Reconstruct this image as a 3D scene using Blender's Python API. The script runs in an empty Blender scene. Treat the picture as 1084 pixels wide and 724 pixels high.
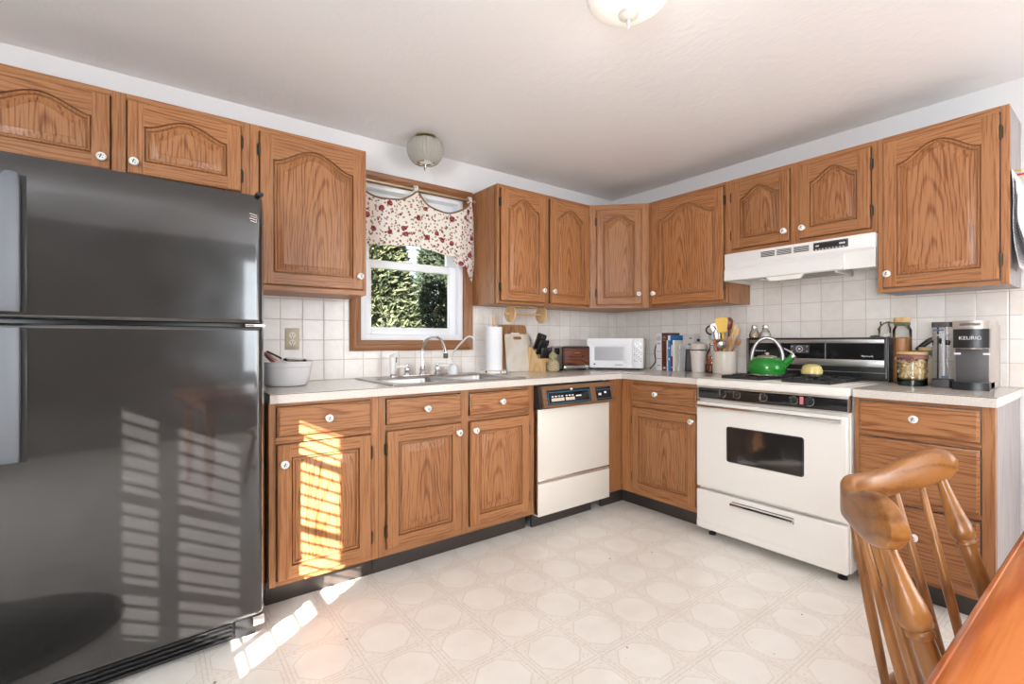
import bpy, bmesh, math, random
from mathutils import Vector, Matrix
PI = math.pi
random.seed(7)
SC = bpy.context.scene
COL = SC.collection

def lin(r, g, b):
    f = lambda c: (c/255/12.92) if c/255 <= 0.04045 else ((c/255+0.055)/1.055)**2.4
    return (f(r), f(g), f(b), 1.0)

# ------------------------------------------------------------------ camera
cd = bpy.data.cameras.new('camera'); cam = bpy.data.objects.new('camera', cd); COL.objects.link(cam)
cam.location = (-3.2165, -2.8018, 1.1323)
cam.rotation_euler = (math.radians(90-0.033), math.radians(0.057), math.radians(-37.111))
cd.sensor_width = 36.0; cd.lens = 508.94/1084*36; cd.clip_start = 0.05; cd.shift_y = -0.8/1084
SC.camera = cam

# ------------------------------------------------------------------ light and exposure
SC.view_settings.view_transform = 'Standard'; SC.view_settings.look = 'None'
SC.view_settings.gamma = 1.0; SC.view_settings.use_curve_mapping = False
SC.view_settings.exposure = 0.22
w = bpy.data.worlds.new('sky'); SC.world = w; w.use_nodes = True
bg = w.node_tree.nodes['Background']; bg.inputs[0].default_value = (0.80, 0.90, 1.0, 1); bg.inputs[1].default_value = 1.7

def add_sun(d, energy, col):
    l = bpy.data.lights.new('sun', 'SUN'); l.energy = energy; l.color = col; l.angle = math.radians(0.25)
    o = bpy.data.objects.new('sun', l); COL.objects.link(o)
    o.rotation_euler = Vector(d).to_track_quat('-Z', 'Y').to_euler(); o.location = (-9, -6, 5)
def add_area(name, loc, d, sx, sy, energy, col):
    l = bpy.data.lights.new(name, 'AREA'); l.shape = 'RECTANGLE'; l.size = sx; l.size_y = sy; l.energy = energy; l.color = col
    o = bpy.data.objects.new(name, l); COL.objects.link(o); o.location = loc
    o.rotation_euler = Vector(d).to_track_quat('-Z', 'Y').to_euler()
add_sun((1.29, 1.0, -0.645), 52.0, (1.0, 0.95, 0.90))
add_area('daylight_left_window', (-4.93, -3.46, 1.45), (1, 0.22, 0.12), 1.25, 1.3, 130, (0.88, 0.95, 1.0))
add_area('front_fill_light', (-.95, -5.33, 1.45), (-0.35, 1, 0.05), 1.3, 1.5, 48, (0.88, 0.95, 1.0))  # added fill lamp, set clear of the refrigerator's reflection

# ------------------------------------------------------------------ materials
def mat(name, col, rough=0.5, metal=0.0, spec=0.5, **kw):
    m = bpy.data.materials.new(name); m.use_nodes = True
    b = m.node_tree.nodes['Principled BSDF']
    b.inputs['Base Color'].default_value = col if len(col) == 4 else (*col, 1)
    b.inputs['Roughness'].default_value = rough; b.inputs['Metallic'].default_value = metal
    b.inputs['Specular IOR Level'].default_value = spec
    for k, v in kw.items(): b.inputs[k.replace('_', ' ')].default_value = v
    return m
class NT:
    """small helper round a material's node tree"""
    def __init__(s, m): s.t = m.node_tree; s.b = s.t.nodes['Principled BSDF']
    def n(s, typ, ins=None, **props):
        n = s.t.nodes.new(typ)
        for k, v in props.items(): setattr(n, k, v)
        for k, v in (ins or {}).items():
            if hasattr(v, 'is_output') or isinstance(v, bpy.types.NodeSocket): s.t.links.new(v, n.inputs[k])
            else: n.inputs[k].default_value = v
        return n
    def m(s, op, a, b=0.0, c=0.0):
        return s.n('ShaderNodeMath', {0: a, 1: b, 2: c}, operation=op).outputs[0]
    def link(s, a, name): s.t.links.new(a, s.b.inputs[name])
    def obj(s): return s.n('ShaderNodeTexCoord').outputs['Object']
    def ramp(s, fac, stops):
        r = s.n('ShaderNodeValToRGB', {0: fac}); e = r.color_ramp.elements
        while len(e) < len(stops): e.new(0.5)
        for i, (p, c) in enumerate(stops): e[i].position = p; e[i].color = c
        return r.outputs[0]
    def mix(s, f, a, b, bt='MIX'):
        n = s.n('ShaderNodeMix', data_type='RGBA', blend_type=bt)
        for i, v in ((0, f), (6, a), (7, b)):
            if isinstance(v, bpy.types.NodeSocket): s.t.links.new(v, n.inputs[i])
            else: n.inputs[i].default_value = v
        return n.outputs[2]
    def bump(s, h, strength=0.2, dist=0.002):
        s.link(s.n('ShaderNodeBump', {'Height': h, 'Strength': strength, 'Distance': dist}).outputs[0], 'Normal')

def wood(name, light, mid, dark, axis, rough=0.38, ring=330.0, tilt=0.11, amt=0.75, fine=0.55, spec=0.45, zoff=0.25):
    """flat-sawn grain along local axis; arches come from tilted growth rings cut by the board's face"""
    m = mat(name, mid, rough, spec=spec); t = NT(m)
    co = t.obj(); rnd = t.n('ShaderNodeObjectInfo').outputs['Random']
    sep = t.n('ShaderNodeSeparateXYZ', {0: co}); X, Y, Z = sep.outputs
    A, L = (X, Z) if axis == 'z' else ((Z, X) if axis == 'x' else (X, Y))
    if axis == 'y': A, L = X, Y
    dx = t.m('MULTIPLY', t.m('SUBTRACT', rnd, 0.5), 0.10)
    offs = t.n('ShaderNodeCombineXYZ', {0: t.m('MULTIPLY', rnd, 31.0), 1: t.m('MULTIPLY', rnd, 17.0), 2: t.m('MULTIPLY', rnd, 53.0)}).outputs[0]
    sc = {'z': (9, 9, 2.2), 'x': (2.2, 9, 9), 'y': (9, 2.2, 9)}[axis]
    v1 = t.n('ShaderNodeVectorMath', {0: t.n('ShaderNodeVectorMath', {0: co, 1: sc}, operation='MULTIPLY').outputs[0], 1: offs}, operation='ADD').outputs[0]
    warp = t.n('ShaderNodeTexNoise', {'Vector': v1, 'Scale': 1.0, 'Detail': 2.0}).outputs[0]
    a = t.m('ADD', A, t.m('ADD', dx, t.m('MULTIPLY', t.m('SUBTRACT', warp, 0.5), 0.085)))
    l = t.m('MULTIPLY', t.m('ADD', L, t.m('ADD', zoff, t.m('MULTIPLY', rnd, 0.3))), tilt)
    yy = t.m('ADD', Y if axis != 'y' else Z, 0.02)
    rad = t.m('SQRT', t.m('ADD', t.m('ADD', t.m('MULTIPLY', a, a), t.m('MULTIPLY', l, l)), t.m('MULTIPLY', yy, yy)))
    rings = t.m('MULTIPLY_ADD', t.m('SINE', t.m('MULTIPLY', rad, ring)), 0.5, 0.5)
    rings = t.m('POWER', rings, 3.5)
    sf = {'z': (190, 190, 7), 'x': (7, 190, 190), 'y': (190, 7, 190)}[axis]
    v2 = t.n('ShaderNodeVectorMath', {0: t.n('ShaderNodeVectorMath', {0: co, 1: sf}, operation='MULTIPLY').outputs[0], 1: offs}, operation='ADD').outputs[0]
    pores = t.n('ShaderNodeTexNoise', {'Vector': v2, 'Scale': 1.0, 'Detail': 3.0}).outputs[0]
    sb = {'z': (14, 14, 1), 'x': (1, 14, 14), 'y': (14, 1, 14)}[axis]
    v3 = t.n('ShaderNodeVectorMath', {0: t.n('ShaderNodeVectorMath', {0: co, 1: sb}, operation='MULTIPLY').outputs[0], 1: offs}, operation='ADD').outputs[0]
    broad = t.n('ShaderNodeTexNoise', {'Vector': v3, 'Scale': 1.0, 'Detail': 2.0}).outputs[0]
    f = t.m('ADD', t.m('MULTIPLY', rings, amt), t.m('ADD', t.m('MULTIPLY', t.m('SUBTRACT', pores, 0.5), fine*2.2), t.m('MULTIPLY', t.m('SUBTRACT', broad, 0.5), 0.7)))
    c = t.ramp(f, [(0.0, light), (0.38, mid), (1.0, dark)])
    hue = t.m('MULTIPLY_ADD', rnd, 0.22, 0.89)
    c = t.mix(1.0, c, t.n('ShaderNodeCombineColor', {0: hue, 1: hue, 2: hue}).outputs[0], 'MULTIPLY')
    t.link(c, 'Base Color'); t.bump(f, 0.08, 0.001)
    return m
OL, OM, OD = lin(170, 117, 75), lin(142, 88, 49), lin(86, 49, 26)
oakV = wood('oak_vertical', OL, OM, OD, 'z', ring=420, tilt=.03, amt=.22, fine=.85)
oakH = wood('oak_horizontal', OL, OM, OD, 'x', ring=420, tilt=.05, amt=.42, fine=.8)
oakP = wood('oak_cathedral_panel', OL, OM, OD, 'z', ring=430, tilt=0.10, amt=0.46, fine=.95)
casing = wood('stained_casing', lin(150, 98, 56), lin(128, 78, 40), lin(84, 46, 22), 'z', amt=0.4)
casingH = wood('stained_casing_h', lin(150, 98, 56), lin(128, 78, 40), lin(84, 46, 22), 'x', amt=0.4)
MA = (lin(150, 99, 52), lin(123, 76, 36), lin(88, 51, 24))
maple = wood('maple_chair', *MA, 'z', rough=0.28, ring=160, amt=0.35, fine=0.3)
mapleX = wood('maple_chair_rail', *MA, 'x', rough=0.28, ring=190, amt=0.35, fine=0.35)
pine = wood('pine_table', lin(204, 122, 66), lin(184, 98, 46), lin(136, 64, 30), 'x', rough=0.2, ring=140, tilt=0.05, amt=0.55, fine=0.25)
pale_wood = wood('pale_wood', lin(226, 190, 142), lin(206, 164, 112), lin(170, 124, 76), 'z', amt=0.35, ring=300)
board_wood = wood('board_wood', lin(168, 122, 84), lin(140, 94, 60), lin(96, 60, 36), 'z', amt=0.4)
walnut = wood('toaster_woodgrain', lin(128, 70, 44), lin(98, 46, 28), lin(48, 22, 14), 'x', ring=520, amt=0.9)

tan_wall = mat('tan_wall_paint', lin(128, 120, 114), 0.75, spec=0.2)
wall_m = mat('wall_paint', lin(228, 226, 226), 0.7, spec=0.3)
ceil_m = mat('ceiling_paint', lin(240, 237, 236), 0.8, spec=0.2)
t = NT(ceil_m); co = t.obj()
n1 = t.n('ShaderNodeTexNoise', {'Vector': co, 'Scale': 9.0, 'Detail': 4.0, 'Distortion': 1.5}).outputs[0]
n2 = t.n('ShaderNodeTexNoise', {'Vector': t.n('ShaderNodeVectorMath', {0: co, 1: (70, 22, 40)}, operation='MULTIPLY').outputs[0], 'Scale': 1.0, 'Detail': 2.0}).outputs[0]
t.bump(t.m('ADD', n1, t.m('MULTIPLY', n2, 0.5)), 0.35, 0.006)
white_gloss = mat('white_enamel', lin(238, 233, 226), 0.22)
white_plastic = mat('white_plastic', lin(236, 236, 238), 0.35)
vinyl = mat('white_vinyl', lin(240, 241, 244), 0.4)
side_m = mat('side_panel_laminate', lin(158, 150, 148), 0.5)
t = NT(side_m); v = t.n('ShaderNodeVectorMath', {0: t.obj(), 1: (60, 60, 4)}, operation='MULTIPLY').outputs[0]
t.link(t.ramp(t.n('ShaderNodeTexNoise', {'Vector': v, 'Scale': 1.0, 'Detail': 3.0}).outputs[0], [(0.3, lin(140, 130, 128)), (0.7, lin(170, 162, 160))]), 'Base Color')
black_gloss = mat('black_gloss', (0.012, 0.012, 0.013), 0.1)
black_plastic = mat('black_plastic', (0.015, 0.015, 0.016), 0.35)
dark_kick = mat('vinyl_toe_kick', lin(62, 54, 50), 0.4)
cast_iron = mat('cast_iron', (0.02, 0.02, 0.02), 0.55)
chrome = mat('chrome', (0.8, 0.8, 0.8), 0.08, 1.0)
steel = mat('brushed_steel', (0.62, 0.61, 0.6), 0.28, 1.0)
nickel = mat('warm_nickel', (0.62, 0.57, 0.52), 0.3, 1.0)
bronze = mat('antique_bronze', (0.06, 0.05, 0.035), 0.4, 0.6)
brass = mat('antique_brass', (0.5, 0.42, 0.28), 0.3, 1.0)
ceramic = mat('white_ceramic', lin(244, 242, 238), 0.12)
cream_stone = mat('cream_stoneware', lin(216, 205, 192), 0.2)
grey_dark = mat('charcoal_plastic', lin(74, 72, 74), 0.4)
counter_m = mat('counter_laminate', lin(222, 213, 202), 0.14)
t = NT(counter_m); n1 = t.n('ShaderNodeTexNoise', {'Vector': t.obj(), 'Scale': 160.0, 'Detail': 2.0}).outputs[0]
t.link(t.ramp(n1, [(0.35, lin(212, 203, 193)), (0.65, lin(222, 215, 207))]), 'Base Color')
seam_m = mat('laminate_seam', lin(96, 70, 58), 0.5)

# ceramic wall tile, 4 1/2 inch squares on the object's own x/y/z grid
def tile_mat(name, ax, off):
    m = mat(name, lin(226, 216, 206), 0.22); t = NT(m); s = t.n('ShaderNodeSeparateXYZ', {0: t.obj()})
    u = t.m('DIVIDE', t.m('SUBTRACT', s.outputs[ax], off), 0.1125); z = t.m('DIVIDE', t.m('SUBTRACT', s.outputs[2], 0.914), 0.1122)
    d = lambda q: t.m('SUBTRACT', 0.5, t.m('ABSOLUTE', t.m('SUBTRACT', t.m('FRACT', q), 0.5)))
    e = t.m('MINIMUM', d(u), d(z))
    line = t.m('LESS_THAN', e, 0.016)
    cid = t.n('ShaderNodeCombineXYZ', {0: t.m('FLOOR', u), 1: t.m('FLOOR', z), 2: 0.0}).outputs[0]
    r = t.n('ShaderNodeTexWhiteNoise', {'Vector': cid}).outputs[0]
    n = t.n('ShaderNodeTexNoise', {'Vector': t.obj(), 'Scale': 14.0, 'Detail': 3.0, 'Distortion': 0.8}).outputs[0]
    c = t.ramp(t.m('ADD', t.m('MULTIPLY', r, 0.35), t.m('MULTIPLY', n, 0.7)), [(0.3, lin(234, 225, 217)), (0.75, lin(245, 240, 234))])
    t.link(t.mix(line, c, lin(214, 200, 188)), 'Base Color')
    t.bump(t.m('MINIMUM', t.m('MULTIPLY', e, 22.0), 1.0), 0.4, 0.002)
    return m
tile_back = tile_mat('tile_back', 0, -2.43); tile_right = tile_mat('tile_right', 1, -2.411)

# sheet-vinyl floor: 9 inch cells, octagons ringed by a thin line, speckled bands between
floor_m = mat('vinyl_floor', lin(232, 224, 214), 0.28)
t = NT(floor_m); s = t.n('ShaderNodeSeparateXYZ', {0: t.obj()})
fa = t.m('ABSOLUTE', t.m('SUBTRACT', t.m('FRACT', t.m('DIVIDE', t.m('ADD', s.outputs[0], 1.582+0.114), 0.228)), 0.5))
fb = t.m('ABSOLUTE', t.m('SUBTRACT', t.m('FRACT', t.m('DIVIDE', t.m('ADD', s.outputs[1], 1.497+0.114), 0.228)), 0.5))
oct_d = t.m('MAXIMUM', t.m('MAXIMUM', fa, fb), t.m('DIVIDE', t.m('ADD', fa, fb), 1.42))
ring = t.m('LESS_THAN', t.m('ABSOLUTE', t.m('SUBTRACT', oct_d, 0.405)), 0.008)
band = t.m('LESS_THAN', t.m('ABSOLUTE', t.m('SUBTRACT', t.m('MAXIMUM', fa, fb), 0.468)), 0.007)
outside = t.m('GREATER_THAN', oct_d, 0.413)
sp = t.n('ShaderNodeTexNoise', {'Vector': t.obj(), 'Scale': 85.0, 'Detail': 3.0}).outputs[0]
sp2 = t.n('ShaderNodeTexNoise', {'Vector': t.obj(), 'Scale': 7.0, 'Detail': 4.0}).outputs[0]
base = t.ramp(sp2, [(0.3, lin(240, 234, 225)), (0.7, lin(248, 244, 237))])
base = t.mix(t.m('MULTIPLY', outside, t.m('MULTIPLY', t.m('GREATER_THAN', sp, 0.57), 0.3)), base, lin(212, 196, 180))
base = t.mix(t.m('MULTIPLY', outside, 0.10), base, lin(226, 214, 202))
base = t.mix(t.m('MULTIPLY', t.m('MAXIMUM', ring, t.m('MULTIPLY', band, outside)), 0.5), base, lin(210, 197, 184))
dirt = t.n('ShaderNodeTexNoise', {'Vector': t.obj(), 'Scale': 38.0, 'Detail': 1.0}).outputs[0]
base = t.mix(t.m('MULTIPLY', t.m('GREATER_THAN', dirt, 0.80), 0.8), base, lin(110, 92, 76))
t.link(base, 'Base Color'); t.bump(sp2, 0.06, 0.004)

def glass_mat(name, col=(1, 1, 1, 1), refl=0.12, rough=0.02, dens=0.0):
    m = bpy.data.materials.new(name); m.use_nodes = True; t = m.node_tree; t.nodes.remove(t.nodes['Principled BSDF'])
    tr = t.nodes.new('ShaderNodeBsdfTransparent'); tr.inputs[0].default_value = col
    gl = t.nodes.new('ShaderNodeBsdfGlossy'); gl.inputs[1].default_value = rough
    fr = t.nodes.new('ShaderNodeLayerWeight'); fr.inputs[0].default_value = refl
    mx = t.nodes.new('ShaderNodeMixShader'); out = t.nodes['Material Output']
    t.links.new(fr.outputs['Fresnel'], mx.inputs[0]); t.links.new(tr.outputs[0], mx.inputs[1]); t.links.new(gl.outputs[0], mx.inputs[2]); t.links.new(mx.outputs[0], out.inputs[0])
    return m
pane_m = glass_mat('window_glass', (0.95, 0.97, 0.97, 1), 0.12)
jar_glass = glass_mat('jar_glass', (0.975, 0.98, 0.975, 1), 0.28)
clear_plastic = glass_mat('clear_plastic', (0.965, 0.965, 0.97, 1), 0.3, 0.05)
crystal = mat('pressed_crystal', (0.72, 0.68, 0.62, 1), 0.1, Transmission_Weight=0.6, IOR=1.3)

# ------------------------------------------------------------------ mesh helpers
class MB:
    """collects shapes into one mesh"""
    def __init__(s): s.bm = bmesh.new()
    def face(s, pts, m=0):
        vs = [s.bm.verts.new(p) for p in pts]
        f = s.bm.faces.new(vs); f.material_index = m; return f
    def box(s, x0, x1, y0, y1, z0, z1, m=0, bev=0.0, seg=2):
        x0, x1 = min(x0, x1), max(x0, x1); y0, y1 = min(y0, y1), max(y0, y1); z0, z1 = min(z0, z1), max(z0, z1)
        r = bmesh.ops.create_cube(s.bm, size=1.0); vs = r['verts']
        for v in vs: v.co = Vector((x0+(v.co.x+.5)*(x1-x0), y0+(v.co.y+.5)*(y1-y0), z0+(v.co.z+.5)*(z1-z0)))
        fs = {f for v in vs for f in v.link_faces}
        for f in fs: f.material_index = m
        if bev:
            es = list({e for v in vs for e in v.link_edges})
            r = bmesh.ops.bevel(s.bm, geom=es, offset=bev, segments=seg, affect='EDGES', clamp_overlap=True, profile=0.5)
            for f in r['faces']: f.material_index = m
        return s
    def loft(s, loops, m=0, cap0=False, cap1=False, closed=True):
        vl = [[s.bm.verts.new(p) for p in lp] for lp in loops]
        n = len(loops[0])
        for a, b in zip(vl, vl[1:]):
            for i in range(n if closed else n-1):
                j = (i+1) % n
                try: f = s.bm.faces.new((a[i], a[j], b[j], b[i])); f.material_index = m
                except ValueError: pass
        if cap0: f = s.bm.faces.new(vl[0][::-1]); f.material_index = m
        if cap1: f = s.bm.faces.new(vl[-1]); f.material_index = m
        return s
    def lathe(s, prof, c=(0, 0, 0), axis='z', n=24, m=0, sx=1.0, sy=1.0):
        loops = []
        for r, h in prof:
            lp = []
            for i in range(n):
                a = 2*PI*i/n; p = (max(r, 1e-5)*math.cos(a)*sx, max(r, 1e-5)*math.sin(a)*sy, h)
                if axis == 'y': p = (p[0], -p[2], p[1])      # h grows towards -y
                if axis == 'x': p = (p[2], p[0], p[1])
                lp.append((p[0]+c[0], p[1]+c[1], p[2]+c[2]))
            loops.append(lp)
        return s.loft(loops, m, prof[0][0] > 1e-4, prof[-1][0] > 1e-4)
    def tube(s, pts, r, n=8, m=0, caps=True, flat=1.0):
        pts = [Vector(p) for p in pts]; k = len(pts); rr = r if isinstance(r, (list, tuple)) else [r]*k
        loops = []; prev = None
        for i, p in enumerate(pts):
            d = (pts[min(i+1, k-1)]-pts[max(i-1, 0)]).normalized()
            if prev is None:
                a = Vector((0, 0, 1)) if abs(d.z) < 0.9 else Vector((1, 0, 0)); u = d.cross(a).normalized()
            else: u = (prev - d*prev.dot(d)).normalized()
            prev = u; v = d.cross(u)
            loops.append([p+(u*math.cos(2*PI*j/n)+v*math.sin(2*PI*j/n)*flat)*rr[i] for j in range(n)])
        return s.loft(loops, m, caps, caps)
    def prism(s, poly, axis, a, b, m=0):
        f = {'y': lambda p, h: (p[0], h, p[1]), 'x': lambda p, h: (h, p[0], p[1]), 'z': lambda p, h: (p[0], p[1], h)}[axis]
        return s.loft([[f(p, a) for p in poly], [f(p, b) for p in poly]], m, True, True)
    def build(s, name, mats, parent=None, loc=None, rot=None, centre=False, angle=35, smooth=True):
        bm = s.bm
        bmesh.ops.recalc_face_normals(bm, faces=bm.faces)
        o0 = Vector((0, 0, 0))
        if centre:
            xs = [v.co for v in bm.verts]
            o0 = Vector([(min(c[i] for c in xs)+max(c[i] for c in xs))/2 for i in range(3)])
            if centre == 'base': o0.z = min(c.z for c in xs)
            for v in bm.verts: v.co -= o0
        me = bpy.data.meshes.new(name); bm.to_mesh(me); bm.free()
        for mm in (mats if isinstance(mats, (list, tuple)) else [mats]): me.materials.append(mm)
        if smooth:
            me.polygons.foreach_set('use_smooth', [True]*len(me.polygons)); me.set_sharp_from_angle(angle=math.radians(angle))
        ob = bpy.data.objects.new(name, me); COL.objects.link(ob)
        ob.location = Vector(loc or (0, 0, 0)) + o0
        if rot: ob.rotation_euler = rot
        if parent: ob.parent = parent
        return ob
def catmull(pts, k=6):
    P = [Vector(p) for p in pts]; P = [P[0]*2-P[1]]+P+[P[-1]*2-P[-2]]; out = []
    for i in range(1, len(P)-2):
        for j in range(k):
            t = j/k; a, b, c, d = P[i-1:i+3]
            out.append(0.5*((2*b)+(c-a)*t+(2*a-5*b+4*c-d)*t*t+(3*b-a-3*c+d)*t**3))
    return out+[P[-2]]
def tag(o, label, cat, group=None, kind=None):
    o['label'] = label; o['category'] = cat
    if group: o['group'] = group
    if kind: o['kind'] = kind
    return o
def thing(name, label, cat, loc=(0, 0, 0), rz=0.0, group=None):
    o = bpy.data.objects.new(name, None); COL.objects.link(o); o.empty_display_size = 0.1
    o.location = loc; o.rotation_euler = (0, 0, rz); return tag(o, label, cat, group)
def struct(o): o['kind'] = 'structure'; return o
def share(src, name, parent, loc, rot=None):
    o = src.copy(); o.name = name; COL.objects.link(o); o.parent = parent; o.location = loc
    if rot: o.rotation_euler = rot
    return o
def mesh_only(mb, name, mats, **k):
    o = mb.build(name, mats, **k); me = o.data; bpy.data.objects.remove(o); return me
def inst(me, name, parent, loc, rot=None):
    o = bpy.data.objects.new(name, me); COL.objects.link(o); o.parent = parent; o.location = loc
    if rot: o.rotation_euler = rot
    return o
def text(name, s, size, mat_, parent, loc, rot, depth=0.0006, font_shear=0.0, align='CENTER'):
    cu = bpy.data.curves.new(name, 'FONT'); cu.body = s; cu.size = size; cu.extrude = depth; cu.align_x = align; cu.align_y = 'CENTER'; cu.shear = font_shear
    tmp = bpy.data.objects.new(name+'_curve', cu); COL.objects.link(tmp)
    dg = bpy.context.evaluated_depsgraph_get(); me = bpy.data.meshes.new_from_object(tmp.evaluated_get(dg))
    bpy.data.objects.remove(tmp); me.materials.clear(); me.materials.append(mat_)
    return inst(me, name, parent, loc, rot)
def rrect(x0, x1, z0, z1, r, n=5):
    out = []
    for cx, cz, a0 in ((x1-r, z0+r, -PI/2), (x1-r, z1-r, 0), (x0+r, z1-r, PI/2), (x0+r, z0+r, PI)):
        for i in range(n+1):
            a = a0+PI/2*i/n; out.append((cx+r*math.cos(a), cz+r*math.sin(a)))
    return out
RW = -PI/2      # right-wall things: local x runs along the wall (world -y), local -y faces the room
# ------------------------------------------------------------------ the room
H = 2.344
XW, YF = -5.0, -5.4
struct(MB().box(XW-.15, .15, YF-.15, .15, -.1, 0).build('floor', floor_m, smooth=False))
struct(MB().box(XW-.15, .15, YF-.15, .15, H, H+.1).build('ceiling', ceil_m, smooth=False))
WX0, WX1, WZ0, WZ1 = -2.222, -1.515, 1.138, 2.085
def holed(axis, a0, a1, c0, c1, holes):
    """a wall slab along an axis with rectangular openings (from, to, bottom, top)"""
    mb = MB(); xs = sorted({a0, a1, *[h[0] for h in holes], *[h[1] for h in holes]})
    for l, r in zip(xs, xs[1:]):
        zs = sorted([(h[2], h[3]) for h in holes if h[0] <= l+1e-6 and h[1] >= r-1e-6]); z = 0.0
        for zb, zt in zs+[(H, H)]:
            if zb > z: mb.box(l, r, c0, c1, z, zb) if axis == 'x' else mb.box(c0, c1, l, r, z, zb)
            z = zt
    return mb
struct(holed('x', XW-.15, .15, 0, .15, [(WX0, WX1, WZ0, WZ1)]).build('wall_back', wall_m, smooth=False))
struct(MB().box(0, .15, YF-.15, 0, 0, H).build('wall_right', wall_m, smooth=False))
AY0, AY1, AZ0, AZ1 = -2.69, -2.085, .90, 2.04
BY0, BY1, BZ0, BZ1 = -4.1, -2.90, .9, 1.95
struct(holed('y', YF-.15, 0, XW-.15, XW, [(AY0, AY1, AZ0, AZ1), (BY0, BY1, BZ0, BZ1)]).build('wall_left', tan_wall, smooth=False))
struct(holed('x', XW, 0, YF-.15, YF, [(-1.62, -.28, .75, 2.15)]).build('wall_front', tan_wall, smooth=False))  # front opening cut for the added fill lamp

# tile backsplash (6 mm thick) round the window and along the right wall
T = .006
mb = MB()
for x0, x1, z0, z1 in ((-2.85, -2.285, .914, 1.40), (-1.452, 0, .914, 1.40), (-2.285, -1.452, .914, 1.074)): mb.box(x0, x1, -T, 0, z0, z1)
struct(mb.build('trim_1', tile_back, smooth=False))
mb = MB(); mb.box(-T, 0, -1.2, -T, .914, 1.40); mb.box(-T, 0, -1.985, -1.2, .90, 1.53); mb.box(-T, 0, -2.411, -1.985, .914, 1.40)
mb.box(-T-.002, 0, -2.462, -2.411, .914, 1.385, bev=.002)
struct(mb.build('trim_2', tile_right, smooth=False))

# window: oak casing, white vinyl double-hung sashes, glass
mb = MB(); CX0, CX1, CZ0, CZ1 = -2.285, -1.452, 1.074, 2.142
def mitred(mb, x0, x1, z0, z1, w, y0, y1, mv=0, mh=1):
    prof = [(0, y0), (0, y1-.003), (.006, y1), (w*.55, y1), (w*.62, y1+.004), (w-.004, y1+.005), (w, y1+.008), (w, y0)]
    for m, pts in ((mv, [(x0, z0), (x0, z1), 1, 1]), (mh, None)): pass
    cs = [(x0, z0, 1, 1), (x1, z0, -1, 1), (x1, z1, -1, -1), (x0, z1, 1, -1)]
    for i in range(4):
        a, b = cs[i], cs[(i+1) % 4]
        mb.loft([[(c[0]+c[2]*d, y, c[1]+c[3]*d) for d, y in prof] for c in (a, b)], mh if i % 2 == 0 else mv, True, True)
mitred(mb, CX0, CX1, CZ0, CZ1, .064, -.0, -.024)
struct(mb.build('trim_3', [casing, casingH]))
win = bpy.data.objects.new('window_1', None); COL.objects.link(win); win.location = (WX0, 0, WZ0); struct(win)
WW, WH = WX1-WX0, WZ1-WZ0
def ring(mb, x0, x1, z0, z1, w, y0, y1, m=0, wt=None, wb=None):
    wt = wt or w; wb = wb or w
    mb.box(x0, x0+w, y0, y1, z0, z1, m, .003); mb.box(x1-w, x1, y0, y1, z0, z1, m, .003)
    mb.box(x0+w, x1-w, y0, y1, z1-wt, z1, m, .003); mb.box(x0+w, x1-w, y0, y1, z0, z0+wb, m, .003)
mb = MB(); ring(mb, 0, WW, 0, WH, .034, .0, .13); mb.build('window_frame', vinyl, win)
MR = 1.605-WZ0
mb = MB(); ring(mb, .034, WW-.034, .034, MR+.022, .05, .035, .065, wt=.046, wb=.045)
mb.box(.034+.05, WW-.084, .026, .036, .062, .070, 0, .002)                    # lift rail
mb.box(WW*.42, WW*.50, .022, .045, MR+.022, MR+.034, 0, .003)                  # sash lock
mb.box(.08, .135, .018, .036, .040, .048, 0, .002)
lo = mb.build('lower_sash', vinyl, win)
MB().box(.08, WW-.08, .048, .052, .075, MR-.02).build('pane', pane_m, win, smooth=False)
mb = MB(); ring(mb, .034, WW-.034, MR-.02, WH-.034, .05, .07, .10); mb.build('upper_sash', vinyl, win)
MB().box(.08, WW-.08, .083, .087, MR+.02, WH-.08).build('pane', pane_m, win, smooth=False)

# windows behind the camera, which give the room its daylight
def side_window(n, y0, y1, z0, z1, ybars, zbars):
    r = bpy.data.objects.new('window_%d' % n, None); COL.objects.link(r); r.location = (XW, y0, z0); struct(r)
    mb = MB()
    for a, b in ybars: mb.box(-.016, -.002, a-y0, b-y0, 0, z1-z0)
    for a, b in zbars: mb.box(-.016, -.002, 0, y1-y0, a-z0, b-z0)
    mb.build('window_frame', vinyl, r); return r
w2 = side_window(2, AY0, AY1, AZ0, AZ1, [(-2.69, -2.548), (-2.405, -2.370), (-2.228, -2.197), (-2.12, -2.085)], [(.90, 1.02), (1.175, 1.205), (1.475, 1.505), (1.775, 1.805), (1.95, 2.04)])
mb = MB(); mb.box(-.016, -.002, -2.37-AY0, -2.085-AY0, 1.79-AZ0, 2.04-AZ0); mb.build('sun_cut_panel', vinyl, w2)  # unseen panel added to cut off the top of the sun stripes
side_window(3, BY0, BY1, BZ0, BZ1, [(BY0, BY0+.05), (-3.55, -3.50), (BY1-.05, BY1)], [(BZ0, BZ0+.03), (BZ1-.05, BZ1)])
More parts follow.
